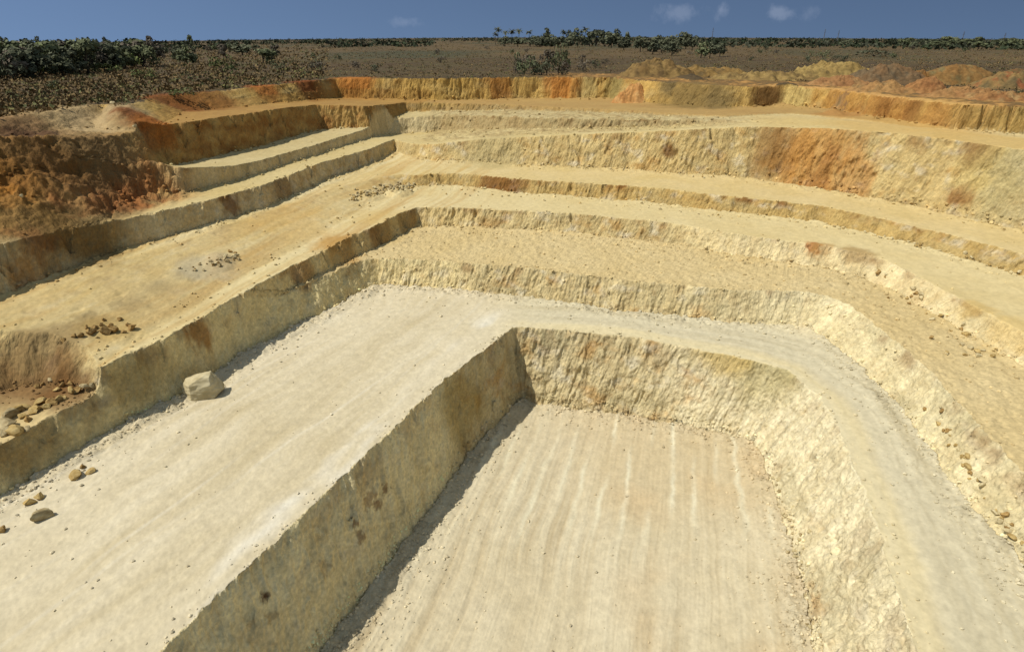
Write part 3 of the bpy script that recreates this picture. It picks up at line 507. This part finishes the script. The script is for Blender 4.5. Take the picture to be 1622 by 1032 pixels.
# ------------------------------------------------------------------ scree: the crumbs nobody could count
def soup(name, co, faces, c, kind='stuff'):
    o = mesh_from(name, co, faces, None, c, np.full(len(co), .5), EARTH)
    o.data.polygons.foreach_set('use_smooth', np.zeros(len(o.data.polygons), bool)); tag(o, kind=kind); return o
ICO = bmesh.new(); bmesh.ops.create_icosphere(ICO, subdivisions=1, radius=1); ICO.verts.ensure_lookup_table()
IV = np.array([v.co for v in ICO.verts]); IF = np.array([[v.index for v in f.verts] for f in ICO.faces]); ICO.free()
pw = (ledge * .15 + (pit + l1) * .0022 + BERM * .5 + bench * (LVL > 3) * .006 + TOE * .9 + rough * .10 + mm * .08 * (R < 140) + .25 * CREST * (1 - WALL) * (LVL > 2)) * (R < 215) * (R > 22)
pw = pw * (1 / np.hypot(R, Z)); pw = pw.ravel() / pw.sum()
idx = NR.choice(pw.size, 15000, p=pw)
pd = np.linalg.norm(np.stack([X2.ravel()[idx], Y2.ravel()[idx], Z2.ravel()[idx]], -1), axis=1)
rad = pd / 1050 * (1.0 + 2.2 * NR.random(len(idx)) ** 3)
base = np.stack([X2.ravel()[idx], Y2.ravel()[idx], Z2.ravel()[idx]], -1) + NR.normal(0, .12, (len(idx), 3)) * [1, 1, 0]
co_ = (base[:, None, :] + rad[:, None, None] * (IV[None] * NR.uniform(.6, 1.25, (len(idx), len(IV), 1)) * [1, 1, .8] + [0, 0, .3])) * SC
cc_ = np.repeat(PC[idx] * NR.uniform(.8, 1.3, (len(idx), 1)), len(IV), 0)
o = soup('scree', co_.reshape(-1, 3), (IF[None] + (np.arange(len(idx)) * len(IV))[:, None, None]).reshape(-1, 3), np.clip(cc_, 0, .8))
tag(o, 'fine crumbs of broken rock along the foot of the quarry walls', 'scree')
# ------------------------------------------------------------------ spoil heaps
def heap(px, py, zg, rx, ry, rot, h, cols, label, seed, sharp=1.25, rg=.5, tilt=0.0, off=0.0):
    if off == 0: off = 4.5 if (h < 3.5 and py > 130) or py > 145 else .0
    na, nr = 150, 60
    a = np.linspace(0, 2 * np.pi, na, endpoint=False)[:, None]; q = np.linspace(0, 1.12, nr)[None, :] ** .8
    wob = 1 + .22 * perlin(np.cos(a) * 1.3 + seed, np.sin(a) * 1.3, .5) + .08 * perlin(np.cos(a) * 4 + seed, np.sin(a) * 4, 2.5)
    ux = rx * q * np.cos(a) * wob; uy = ry * q * np.sin(a) * wob
    z = h * (np.clip(1 - q, -.15, 1) ** 1 if sharp == 1 else np.sign(1 - q) * np.abs(1 - q) ** (1 / sharp)) * (1 + tilt * np.cos(a) * q) * (1 - .18 * np.exp(-(q / .12) ** 2))
    z = z * .92 + (fbm(ux * .3 + seed, uy * .3, 1.0, 5, .62) * rg * 3.4 + rg * .8 * -np.abs(perlin(a * 0 + np.cos(a) * 5 + seed, np.sin(a) * 5 + 0 * q, q * .6))) * np.clip((1.1 - q) * 3, 0, 1)
    ra = math.radians(rot); cx_, cy_, _ = un(px, py, zg)
    cy_ += off
    x = ux * math.cos(ra) + uy * math.sin(ra); y = -ux * math.sin(ra) + uy * math.cos(ra)
    e = np.clip((q - .62) / .4, 0, 1) + 0 * x; e = e * e * (3 - 2 * e); gr = gz(x + cx_, y + cy_) - .15 - .5 * np.clip((q - 1) * 8, 0, 1) - (zg - .25)
    z = z * (1 - e) + np.minimum(gr, z) * e if h < 5 else z * (1 - e) + gr * e
    m1 = np.clip(.5 + 1.4 * fbm(ux * .2 + seed, uy * .2, z * .2, 4, .6), 0, 1); m2 = np.clip(fbm(ux * .5, uy * .5 + seed, z * .3, 3) * 2.2, 0, 1)
    c = blend(col(*cols[0]), col(*cols[1]), m1); c = blend(c, np.broadcast_to(col(*cols[2]), c.shape), m2 * .8)
    c = c * (1 + .45 * fbm(ux * 1.3, uy * 1.3, z * 1.3 + seed, 3))[..., None]
    g_ = (c @ np.array([.3, .6, .1]))[..., None]; c = (g_ + (c - g_) * .86) * .72
    v = np.arange(na * nr).reshape(na, nr); vn = np.roll(v, -1, 0)
    f = np.stack([v[:, :-1], v[:, 1:], vn[:, 1:], vn[:, :-1]], -1).reshape(-1, 4)
    o = mesh_from('spoil_heap', np.stack([x, y, z], -1).reshape(-1, 3) * SC, f, None, np.clip(c.reshape(-1, 3), .01, .8), np.full(na * nr, .8), EARTH)
    o.location = (cx_ * SC, cy_ * SC, (zg - .25) * SC); tag(o, label, 'spoil heap', 'spoil heaps on the quarry rim')
heap(1004, 163, -18.6, 7.6, 6, 0, 7.4, [(228, 166, 76), (212, 144, 60), (234, 178, 94)], 'bright orange cone of dumped soil leaning against the back wall', 3.3, 1.0, .5, .2, .8)
heap(1043, 121, -12.3, 15, 9, 10, 7.2, [(168, 134, 66), (146, 112, 54), (108, 84, 46)], 'tall tan heap above the orange cone with a long right tail', 8.1, 1.15, .55, -.2)
heap(1118, 121, -12.3, 21, 7, 12, 4.2, [(176, 138, 62), (160, 122, 54), (120, 100, 60)], 'low tan ridge trailing right from the tall heap', 14.7, 1.1, .5)
heap(1215, 126, -12.3, 24, 7, 12, 3.2, [(186, 152, 76), (160, 128, 64), (96, 74, 44)], 'low yellow rubble ridge in the gap between the heaps', 21.2, 1.1, .55)
heap(1310, 122, -12.3, 20, 8, 15, 6.0, [(196, 164, 82), (176, 142, 66), (128, 104, 54)], 'long bright yellow rubble ridge rising to the right', 27.9, 1.15, .7, .35)
heap(1395, 133, -12.3, 14, 8, 10, 6.6, [(132, 108, 72), (150, 112, 66), (118, 102, 74)], 'dark grey brown heap right of the bright yellow ridge', 33.5, 1.3, .55)
heap(1513, 133, -12.3, 13, 8, 10, 6.6, [(170, 126, 56), (158, 112, 46), (148, 132, 78)], 'rounded tan heap standing alone near the right edge', 39.4, 1.55, .25)
heap(1612, 140, -12.4, 15, 9, 10, 6.0, [(168, 132, 66), (110, 96, 60), (182, 100, 44)], 'mottled heap at the far right edge of the rim', 45.6, 1.2, .6)
heap(1482, 149, -12.3, 7.5, 5, 10, 4.8, [(188, 130, 62), (164, 106, 48), (200, 144, 74)], 'pointed dark orange cone in front of the rounded tan heap', 51.2, 1.0, .4)
heap(1345, 137, -12.3, 11, 4.6, 14, 3.4, [(196, 142, 74), (176, 120, 62), (196, 150, 84)], 'reddish low heap in front of the bright yellow ridge', 57.1, 1.1, .45)
heap(1412, 148, -12.3, 11, 4.4, 14, 3.4, [(200, 150, 76), (184, 130, 64), (146, 122, 76)], 'orange low heap in front of the dark grey brown heap', 63.8, 1.1, .5)
heap(1450, 133, -12.3, 8, 5, 14, 4.4, [(184, 132, 50), (168, 112, 40), (92, 86, 60)], 'small golden heap between the dark and the tan heap', 69.3, 1.1, .6)
heap(1550, 158, -12.5, 11, 4.5, 14, 3.2, [(198, 146, 74), (178, 124, 62), (204, 160, 90)], 'orange low heap beside the rim road at right', 75.4, 1.1, .5)
heap(1612, 166, -12.8, 10, 4.5, 14, 3.2, [(186, 132, 64), (168, 112, 52), (196, 158, 92)], 'pale orange low heap at the right end of the rim road', 81.9, 1.1, .5)
# ------------------------------------------------------------------ leaves, trees, bushes
def leaf_mat(name, c1, c2, rand=.3):
    return noise_mat(name, c1, c2, .9, .1, .8, rand)
LEAF = {'dark': leaf_mat('dark_leaves', (.07, .076, .044), (.13, .136, .076)), 'mid': leaf_mat('olive_leaves', (.085, .096, .046), (.145, .155, .074)), 'light': leaf_mat('light_leaves', (.08, .10, .03), (.15, .17, .055)), 'dry': leaf_mat('dry_leaves', (.10, .082, .056), (.165, .135, .095))}
BARK = noise_mat('bark', (.03, .022, .016), (.07, .055, .04), 5, .4)
def tree_meshes(seed, kind, wide=.55, lobes=9, nq=560, trunk=.32, bush=False):
    r = np.random.default_rng(seed); V = []; Fq = []
    cs = []
    for i in range(lobes):
        t = r.random(); a = r.uniform(0, 6.28); rr_ = wide * (.25 + .55 * r.random()) * (1 - .55 * max(0, t - .4))
        cs.append((rr_ * math.cos(a), rr_ * math.sin(a), (.18 if bush else .24) + (.62 if bush else .62) * t, wide * r.uniform(.28, .5)))
    for _ in range(nq):
        c = cs[r.integers(lobes)]; d = r.normal(size=3); d /= np.linalg.norm(d); d[2] = abs(d[2]) * (1 if r.random() < .75 else -1)
        p = np.array(c[:3]) + d * c[3] * (.55 + .5 * r.random()); p[2] = max(p[2], .03)
        s_ = r.uniform(.025, .062); u = r.normal(size=3); u -= d * u.dot(d) * .6; u /= np.linalg.norm(u); w_ = np.cross(u, d + r.normal(0, .35, 3)); w_ /= np.linalg.norm(w_)
        k = len(V); V += [p - u * s_ - w_ * s_ * .6, p + u * s_ * .9 - w_ * s_ * .7, p + u * s_ * 1.1 + w_ * s_ * .6, p - u * s_ * .8 + w_ * s_ * .8]; Fq.append([k, k + 1, k + 2, k + 3])
    me = bpy.data.meshes.new('crown'); me.from_pydata([tuple(v) for v in V], [], Fq); me.materials.append(LEAF[kind])
    bm = bmesh.new()
    def limb(p, q, a, b):
        p = Vector(p); q = Vector(q); d = q - p; m = d.to_track_quat('Z', 'Y').to_matrix().to_4x4(); m.translation = (p + q) / 2
        bmesh.ops.create_cone(bm, cap_ends=True, segments=7, radius1=a, radius2=b, depth=d.length, matrix=m)
    limb((0, 0, -.03), (.01, .01, .45 if not bush else .2), .03, .018)
    for c in cs[:5]: limb((.01, .01, (.3 if not bush else .06) + .1 * r.random()), (c[0] * .8, c[1] * .8, c[2]), .015, .004)
    tm = bpy.data.meshes.new('trunk'); bm.to_mesh(tm); bm.free(); tm.materials.append(BARK)
    return me, tm
def palm_meshes(seed):
    r = np.random.default_rng(seed); V = []; Fq = []
    for i in range(22):
        a = 6.28 * i / 22 + r.uniform(-.1, .1); el = r.uniform(-.3, 1.1); p = np.array([0, 0, .86]); d = np.array([math.cos(a) * math.cos(el), math.sin(a) * math.cos(el), math.sin(el)])
        side = np.array([-math.sin(a), math.cos(a), 0]); wd = .012
        for s_ in range(6):
            q = p + d * .055; d = d + np.array([0, 0, -.2]); d /= np.linalg.norm(d); w2 = .05 * math.sin(math.pi * (s_ + 1.4) / 7.2) + .008
            for sg in (1, -1):
                k = len(V); V += [p, q, q + side * sg * w2 + [0, 0, -.02], p + side * sg * wd + [0, 0, -.01]]; Fq.append([k, k + 1, k + 2, k + 3])
            p, wd = q, w2
    me = bpy.data.meshes.new('crown'); me.from_pydata([tuple(v) for v in V], [], Fq); me.materials.append(LEAF['dark'])
    bm = bmesh.new()
    for k in range(6):
        z0, z1 = -.03 + .15 * k, -.03 + .15 * (k + 1)
        bmesh.ops.create_cone(bm, cap_ends=True, segments=8, radius1=.024 - .0018 * k, radius2=.0225 - .0018 * k, depth=.15, matrix=Matrix.Translation((.01 * math.sin(k), 0, (z0 + z1) / 2)))
    tm = bpy.data.meshes.new('trunk'); bm.to_mesh(tm); bm.free(); tm.materials.append(BARK)
    return me, tm
TREES = {k: [tree_meshes(100 * i + j, k, .42 + .1 * (j % 3), 8 + j % 4) for j in range(4)] for i, k in enumerate(('dark', 'mid', 'light', 'dry'))}
BUSH = {k: [tree_meshes(900 + 100 * i + j, k, .75, 7, 260, bush=True) for j in range(3)] for i, k in enumerate(('dark', 'mid', 'light', 'dry'))}
PALM = [palm_meshes(s_) for s_ in (1, 2, 3)]
BARE = []
for s_ in (5, 6, 7):
    m_, t_ = tree_meshes(s_, 'dry', .5, 12, 90); BARE.append((m_, t_))
def plant(name, cat, meshes, x, y, z, h, label, group=None, wide=1.0):
    r = bpy.data.objects.new(name, None); C.objects.link(r); r.empty_display_size = .2
    r.location = (x * SC, y * SC, z * SC); r.rotation_euler = (0, 0, RND.uniform(0, 6.28)); r.scale = (h * SC * wide, h * SC * wide, h * SC)
    for nm, me in zip(('crown', 'trunk'), meshes):
        o = bpy.data.objects.new(nm, me); C.objects.link(o); o.parent = r
    return tag(r, label, cat, group)
def plant_px(name, cat, meshes, px, base, top, label, group=None, wpx=None, ratio=1.0):
    g = un_far(px, base); d = math.hypot(g[0], g[1]); tr = ray(px, top); ztop = d * tr[2] / math.hypot(tr[0], tr[1]); h = ztop - g[2]
    wide = 1.0
    if wpx: wide = (wpx * d / 990) / (h * ratio)
    return plant(name, cat, meshes, g[0], g[1], g[2] - .1, h, label, group, wide)
# the wood on the left
k = 0
edge = lambda px: np.interp(px, [-60, 0, 90, 170, 230, 300, 380, 460], [133, 130, 123, 114, 108, 103, 96, 86])
while k < 250:
    px = RND.uniform(-70, 450); d = RND.uniform(205, 760) if RND.random() < .6 else RND.uniform(205, 380); g0 = ray(px, 100); a = math.atan2(g0[0], g0[1])
    x, y = d * math.sin(a), d * math.cos(a); zf = float(far_z(x, y)); u_, v_ = project(x, y, zf)
    if v_ > edge(px): continue
    if px > 300 and RND.random() < .5: continue
    kd = RND.choices(['dark', 'mid', 'dry', 'light'], [6, 4, 3, .5])[0]
    plant('tree', 'tree', RND.choice(TREES[kd]), x, y, zf - .1, RND.uniform(6.5, 11.5) * (1.0 if px < 260 else .72), 'bushy tree in the dark wood on the left of the plain', 'trees of the left wood', RND.uniform(.9, 1.3)); k += 1
for px, b, t, w_, kd, lb in [(12, 84, 57, 12, 'dark', 'thin crooked tree sticking up at the far left skyline'), (68, 84, 58, 13, 'dark', 'wispy forked tree sticking up left on the skyline'), (90, 84, 63, 13, 'dark', 'low twin crowned tree just right of the wispy skyline tree'), (128, 84, 59, 9, 'dry', 'slim bare tree on the skyline above the left wood'), (172, 84, 58, 13, 'dark', 'peaked tree on the skyline mid way along the left wood'),
                             (242, 84, 56, 12, 'dry', 'pale see-through tree on the skyline of the left wood'), (305, 82, 56, 12, 'mid', 'tree with a bright knob of leaves on the skyline at left'),
                             (297, 103, 74, 34, 'mid', 'broad green tree at the right end of the left wood'), (418, 102, 78, 40, 'mid', 'wide olive tree right of the left wood'), (384, 88, 68, 40, 'dark', 'low dark tree behind the olive ones at left')]:
    plant_px('tree', 'tree', RND.choice(TREES[kd]), px, b, t, lb, None, w_, 1.05)
for px, b, t, w_, kd, lb in [(172, 116, 99, 38, 'light', 'flat light green bush in front of the left wood'), (88, 141, 125, 22, 'mid', 'round dark green bush alone in front of the left wood'), (230, 126, 108, 34, 'light', 'light green bush right of the flat one at left'), (356, 118, 88, 42, 'light', 'tall yellow green bush on the scrub above the red bank'),
                             (442, 112, 96, 26, 'mid', 'small green bush between the olive tree and the red bank'), (290, 150, 138, 46, 'light', 'low grassy green bush on the rim above the brown bench'), (944, 108, 92, 20, 'dark', 'small round bush between the shrub clump and the tan heap'), (922, 100, 86, 16, 'dry', 'brown twiggy bush right of the shrub clump'),
                             (1213, 82, 66, 11, 'dark', 'narrow upright bush alone on the right plain'), (1385, 90, 76, 50, 'dark', 'flat wide dark bush behind the bright yellow ridge'), (1342, 74, 62, 34, 'dark', 'low dark bush farther back on the right plain'), (1190, 96, 88, 9, 'dark', 'tiny dark bush on the right plain'), (1285, 86, 79, 9, 'mid', 'little green bush right of centre on the plain'), (1305, 99, 90, 12, 'dark', 'dark dot of a bush behind the bright yellow ridge'), (1323, 96, 86, 13, 'dark', 'dark bush at the top end of the yellow ridge')]:
    plant_px('bush', 'bush', RND.choice(BUSH[kd]), px, b, t, lb, None, w_, 1.5)
for px, b, t, w_ in [(828, 118, 78, 34), (846, 119, 82, 36), (866, 119, 76, 34), (884, 119, 70, 38), (898, 117, 78, 28), (838, 112, 80, 30), (876, 112, 72, 30), (858, 120, 92, 40), (890, 121, 96, 36), (820, 117, 90, 24)]:
    plant_px('bush', 'bush', RND.choice(BUSH[RND.choice(['mid', 'mid', 'dark', 'dry'])]), px, b, t, 'tall olive shrub in the clump on the rim at the centre', 'shrub clump on the central rim', w_, 1.5)
for px, b, t in [(789, 70, 44), (801, 70, 49), (811, 70, 47), (822, 70, 46), (838, 70, 48), (785, 71, 52), (892, 70, 48), (926, 72, 44)]:
    plant_px('palm_tree', 'palm tree', RND.choice(PALM), px, b, t, 'dark palm tree standing up from the copse on the skyline', 'palms of the copse', None)
for px, b, t, w_ in [(862, 72, 45, 20), (872, 74, 55, 22), (905, 72, 47, 18), (915, 74, 45, 22), (934, 74, 48, 20), (944, 73, 45, 26), (958, 74, 47, 26), (968, 76, 49, 28), (980, 76, 46, 22), (992, 74, 50, 16), (988, 80, 62, 24), (800, 74, 58, 22), (820, 74, 58, 24), (840, 74, 57, 26), (856, 75, 58, 24), (884, 75, 57, 26), (900, 76, 58, 24),
                    (1014, 82, 56, 24), (1034, 86, 58, 26), (1048, 84, 55, 26), (1060, 80, 56, 22), (1074, 78, 51, 24), (1086, 78, 50, 24), (1096, 80, 54, 20), (1110, 92, 64, 28), (1124, 92, 66, 26), (1140, 90, 68, 24), (1040, 82, 60, 30), (1010, 76, 58, 18), (1064, 88, 66, 26)]:
    kd = 'dark' if px < 1100 else RND.choice(['mid', 'dark'])
    plant_px('tree', 'tree', RND.choice(TREES[kd]), px, b, t, 'round dark green tree in the copse on the skyline', 'trees of the copse', w_, 1.0)
for _ in range(34):
    px = RND.uniform(1425, 1640); b = RND.uniform(72, 80)
    plant_px('tree', 'tree', RND.choice(TREES[RND.choice(['dark', 'mid'])]), px, b, b - RND.uniform(8, 14), 'small dark tree in the broken row on the far right plain', 'row of trees on the far right', RND.uniform(12, 24), 1.0)
for _ in range(60):
    px = RND.uniform(380, 1620); b = 66 + 48 * RND.random() ** 1.8
    if 780 < px < 1110 and b < 84: continue
    if px > 980 and b > 100: continue
    s_ = (b - 57) * RND.uniform(.18, .3) + 2
    plant_px('bush', 'bush', RND.choice(BUSH[RND.choice(['dark', 'dry', 'mid', 'dry'])]), px, b, b - s_, 'small scrubby bush dotted on the brown plain', 'scattered bushes of the plain', s_ * RND.uniform(1.2, 2.0), 1.5)
# ------------------------------------------------------------------ scrub and far woods
def tufts(name, pos, size, colr, nq, label, cat, flat=.8):
    n_ = len(pos); p = pos[:, None, :] + NR.normal(0, 1, (n_, nq, 3)) * size[:, None, None] * np.array([.55, .55, .28 * flat]) + np.array([0, 0, .42 * flat]) * size[:, None, None]
    p[..., 2] = np.maximum(p[..., 2], pos[:, None, 2])
    u = NR.normal(size=(n_, nq, 3)); u /= np.linalg.norm(u, axis=-1)[..., None]; w_ = np.cross(u, NR.normal(size=(n_, nq, 3))); w_ /= np.linalg.norm(w_, axis=-1)[..., None]
    s_ = size[:, None, None] * NR.uniform(.12, .26, (n_, nq, 1))
    q = np.stack([p - u * s_ - w_ * s_ * .6, p + u * s_ - w_ * s_ * .7, p + u * s_ + w_ * s_ * .6, p - u * s_ + w_ * s_ * .8], 2)
    cc = np.repeat((colr[:, None, :] * NR.uniform(.85, 1.15, (n_, nq, 1))).reshape(-1, 3), 4, 0)
    o = soup(name, q.reshape(-1, 3) * SC, np.arange(n_ * nq * 4).reshape(-1, 4), cc); tag(o, label, cat)
pos = []; sz = []; cl = []
for _ in range(26000):
    px = RND.uniform(-60, 1690); py = 60 + 130 * RND.random() ** 1.5
    g = un_far(px, py)
    if g[1] < 0 or np.hypot(g[0], g[1]) > 2600: continue
    d = math.hypot(g[0], g[1])
    if d < R1 - 3:
        a = math.degrees(math.atan2(g[0], g[1])); kk = int(round((a - A0) / (A1 - A0) * (NC - 1))); ii = int(np.searchsorted(R[kk], d)); ii = min(ii, NROW - 1)
        if not (PLAIN[kk, ii] and SD[0][kk, ii] < -1.2): continue
        if rimz[kk, ii] > .3 * RND.random() + .15: continue
        g[2] = Z2[kk, ii] - .1
    pos.append(g); sz.append(RND.uniform(.25, .75) * (1 + d / 700) * (1.9 if px < 520 else 1.1)); v = RND.random()
    near_left = px < 500
    cl.append(lin(RND.choice([(120, 99, 66), (113, 94, 64), (126, 105, 69), (106, 88, 60)]), .95) if v < .8 else lin(RND.choice([(104, 104, 66), (118, 112, 68), (88, 90, 58)]), .95))
tufts('dry_scrub', np.array(pos), np.array(sz), np.array(cl), 8, 'brown dry scrub and grass covering the plain', 'scrub', .7)
pos = []; sz = []; cl = []
for _ in range(5200):
    d = math.exp(RND.uniform(math.log(900), math.log(6500))); a = math.radians(RND.uniform(-50, 50)); px, py = project(d * math.sin(a), d * math.cos(a), -12.4)
    dn = float(perlin(px * .006, d * .0012, 3.0)) + (.35 if px > 1080 else .12) + (.3 if d > 2500 else 0)
    if dn < .05: continue
    pos.append((d * math.sin(a), d * math.cos(a), float(far_z(d * math.sin(a), d * math.cos(a))) - .3)); sz.append(RND.uniform(4, 9) * (1 + d / 6000)); cl.append(lin(RND.choice([(56, 66, 44), (66, 72, 52), (48, 56, 40), (72, 74, 58)]), .8))
tufts('distant_wood', np.array(pos), np.array(sz), np.array(cl), 9, 'thin band of green woods along the horizon', 'wood', .8)
MAST = noise_mat('mast_paint', (.10, .11, .13), (.16, .17, .19), 3, .1, .6)
for px, t, lb in [(1128, 44, 'tallest thin mast on the skyline right of the copse'), (1305, 46, 'left one of two close masts on the right skyline'), (1327, 48, 'right one of two close masts on the right skyline'), (1525, 50, 'thin mast on the skyline above the tan heap'), (1591, 52, 'rightmost faint mast on the skyline')]:
    d = 2400; g0 = ray(px, 60); a = math.atan2(g0[0], g0[1]); tr = ray(px, t); zt = d * tr[2] / math.hypot(tr[0], tr[1]); zf = float(far_z(d * math.sin(a), d * math.cos(a))); hh = (zt - zf) * SC
    r_ = tag(bpy.data.objects.new('mast', None), lb, 'mast'); C.objects.link(r_); r_.location = (d * math.sin(a) * SC, d * math.cos(a) * SC, zf * SC)
    bm = bmesh.new(); bmesh.ops.create_cone(bm, cap_ends=True, segments=6, radius1=1.1, radius2=.4, depth=hh, matrix=Matrix.Translation((0, 0, hh / 2))); me = bpy.data.meshes.new('pole'); bm.to_mesh(me); bm.free(); me.materials.append(MAST)
    o = bpy.data.objects.new('pole', me); C.objects.link(o); o.parent = r_
    bm = bmesh.new()
    for q in (.72, .84, .94): bmesh.ops.create_cube(bm, size=1, matrix=Matrix.Translation((0, 0, hh * q)) @ Matrix.Diagonal((4.6 - 3 * (q - .7) * 3, .5, .45, 1)))
    me = bpy.data.meshes.new('crossarm'); bm.to_mesh(me); bm.free(); me.materials.append(MAST)
    o = bpy.data.objects.new('crossarm', me); C.objects.link(o); o.parent = r_
# ------------------------------------------------------------------ light, sky, camera
SUN_EL, SUN_AZ = math.radians(56), math.radians(-106)
s = Vector((math.sin(SUN_AZ) * math.cos(SUN_EL), math.cos(SUN_AZ) * math.cos(SUN_EL), math.sin(SUN_EL)))
ld = bpy.data.lights.new('sun', 'SUN'); ld.energy = 4.3; ld.angle = math.radians(.5); ld.color = (1, .95, .86)
lo = bpy.data.objects.new('sun', ld); lo.rotation_euler = s.to_track_quat('Z', 'Y').to_euler(); C.objects.link(lo)
w = bpy.data.worlds.new('World'); bpy.context.scene.world = w; w.use_nodes = True; nt = w.node_tree; n = nt.nodes; L = nt.links
sky = n.new('ShaderNodeTexSky'); sky.sky_type = 'NISHITA'; sky.sun_disc = False; sky.sun_elevation = SUN_EL; sky.sun_rotation = SUN_AZ
sky.altitude = 1500; sky.air_density = 1.0; sky.dust_density = .2; sky.ozone_density = 1.6
def vmath(op, a, b=None):
    v = n.new('ShaderNodeVectorMath'); v.operation = op
    for i, q in enumerate((a, b)):
        if q is None: continue
        if isinstance(q, tuple): v.inputs[i].default_value = q
        else: L.new(q, v.inputs[i])
    return v
tc = n.new('ShaderNodeTexCoord')
up_ = vmath('NORMALIZE', vmath('ADD', tc.outputs['Generated'], (0, 0, .30)).outputs[0])       # deep, polarised blue down to the horizon
L.new(up_.outputs[0], sky.inputs['Vector'])
sep = n.new('ShaderNodeSeparateXYZ'); L.new(tc.outputs['Generated'], sep.inputs[0])
dk = n.new('ShaderNodeValToRGB'); dk.color_ramp.elements[0].position = .05; dk.color_ramp.elements[0].color = (.46, .455, .455, 1); dk.color_ramp.elements[1].position = .45; dk.color_ramp.elements[1].color = (1.75, 1.32, .86, 1); L.new(sep.outputs['Z'], dk.inputs[0])
mul = n.new('ShaderNodeMix'); mul.data_type = 'RGBA'; mul.blend_type = 'MULTIPLY'; mul.inputs['Factor'].default_value = 1
L.new(sky.outputs[0], mul.inputs['A']); L.new(dk.outputs[0], mul.inputs['B'])
sx = n.new('ShaderNodeMapRange'); sx.inputs[1].default_value = -.65; sx.inputs[2].default_value = .65; sx.inputs[3].default_value = 1.32; sx.inputs[4].default_value = .95; L.new(sep.outputs['X'], sx.inputs[0])
m2_ = n.new('ShaderNodeMix'); m2_.data_type = 'RGBA'; m2_.blend_type = 'MULTIPLY'; m2_.inputs['Factor'].default_value = 1; L.new(mul.outputs['Result'], m2_.inputs['A']); L.new(sx.outputs[0], m2_.inputs['B'])
last = m2_.outputs['Result']
nz = n.new('ShaderNodeTexNoise'); nz.inputs['Scale'].default_value = 55; nz.inputs['Detail'].default_value = 5; nz.inputs['Roughness'].default_value = .6; L.new(tc.outputs['Generated'], nz.inputs['Vector'])
cm = None
for px, py, wx, wy, k in [(1142, 18, 8, 11, .18), (1236, 21, 16, 10, .17), (1283, 20, 10, 9, .09), (1075, 22, 30, 10, .14), (640, 36, 18, 6, .10)]:
    r = ray(px, py); r = r / np.linalg.norm(r)
    d = vmath('MULTIPLY', vmath('SUBTRACT', tc.outputs['Generated'], tuple(r)).outputs[0], (1000 / wx, 1000 / wx, 1000 / wy))
    ln = vmath('LENGTH', d.outputs[0]); ad = n.new('ShaderNodeMath'); ad.operation = 'MULTIPLY_ADD'; L.new(nz.outputs['Fac'], ad.inputs[0]); ad.inputs[1].default_value = 3.2; ad.inputs[2].default_value = -1.6
    a2 = n.new('ShaderNodeMath'); L.new(ln.outputs['Value'], a2.inputs[0]); L.new(ad.outputs[0], a2.inputs[1])
    mr = n.new('ShaderNodeMapRange'); mr.interpolation_type = 'SMOOTHSTEP'; mr.inputs[1].default_value = 1.5; mr.inputs[2].default_value = .1; mr.inputs[3].default_value = 0; mr.inputs[4].default_value = k; L.new(a2.outputs[0], mr.inputs[0])
    if cm is None: cm = mr.outputs[0]
    else:
        mxm = n.new('ShaderNodeMath'); mxm.operation = 'MAXIMUM'; L.new(cm, mxm.inputs[0]); L.new(mr.outputs[0], mxm.inputs[1]); cm = mxm.outputs[0]
cl_ = n.new('ShaderNodeMix'); cl_.data_type = 'RGBA'; L.new(cm, cl_.inputs['Factor']); L.new(last, cl_.inputs['A']); cl_.inputs['B'].default_value = (4.2, 4.6, 5.6, 1)
bg = n['Background']; bg.inputs['Strength'].default_value = .15
L.new(cl_.outputs['Result'], bg.inputs['Color'])
cam = bpy.data.cameras.new('camera'); cam.sensor_width = 36; cam.lens = F / 1622 * 36; cam.clip_end = 30000; cam.clip_start = .1
co = bpy.data.objects.new('camera', cam); co.rotation_euler = (math.pi / 2 - PITCH, 0, 0); C.objects.link(co)
S = bpy.context.scene; S.camera = co
S.view_settings.view_transform = 'Standard'; S.view_settings.look = 'None'; S.view_settings.exposure = 0; S.view_settings.gamma = 1
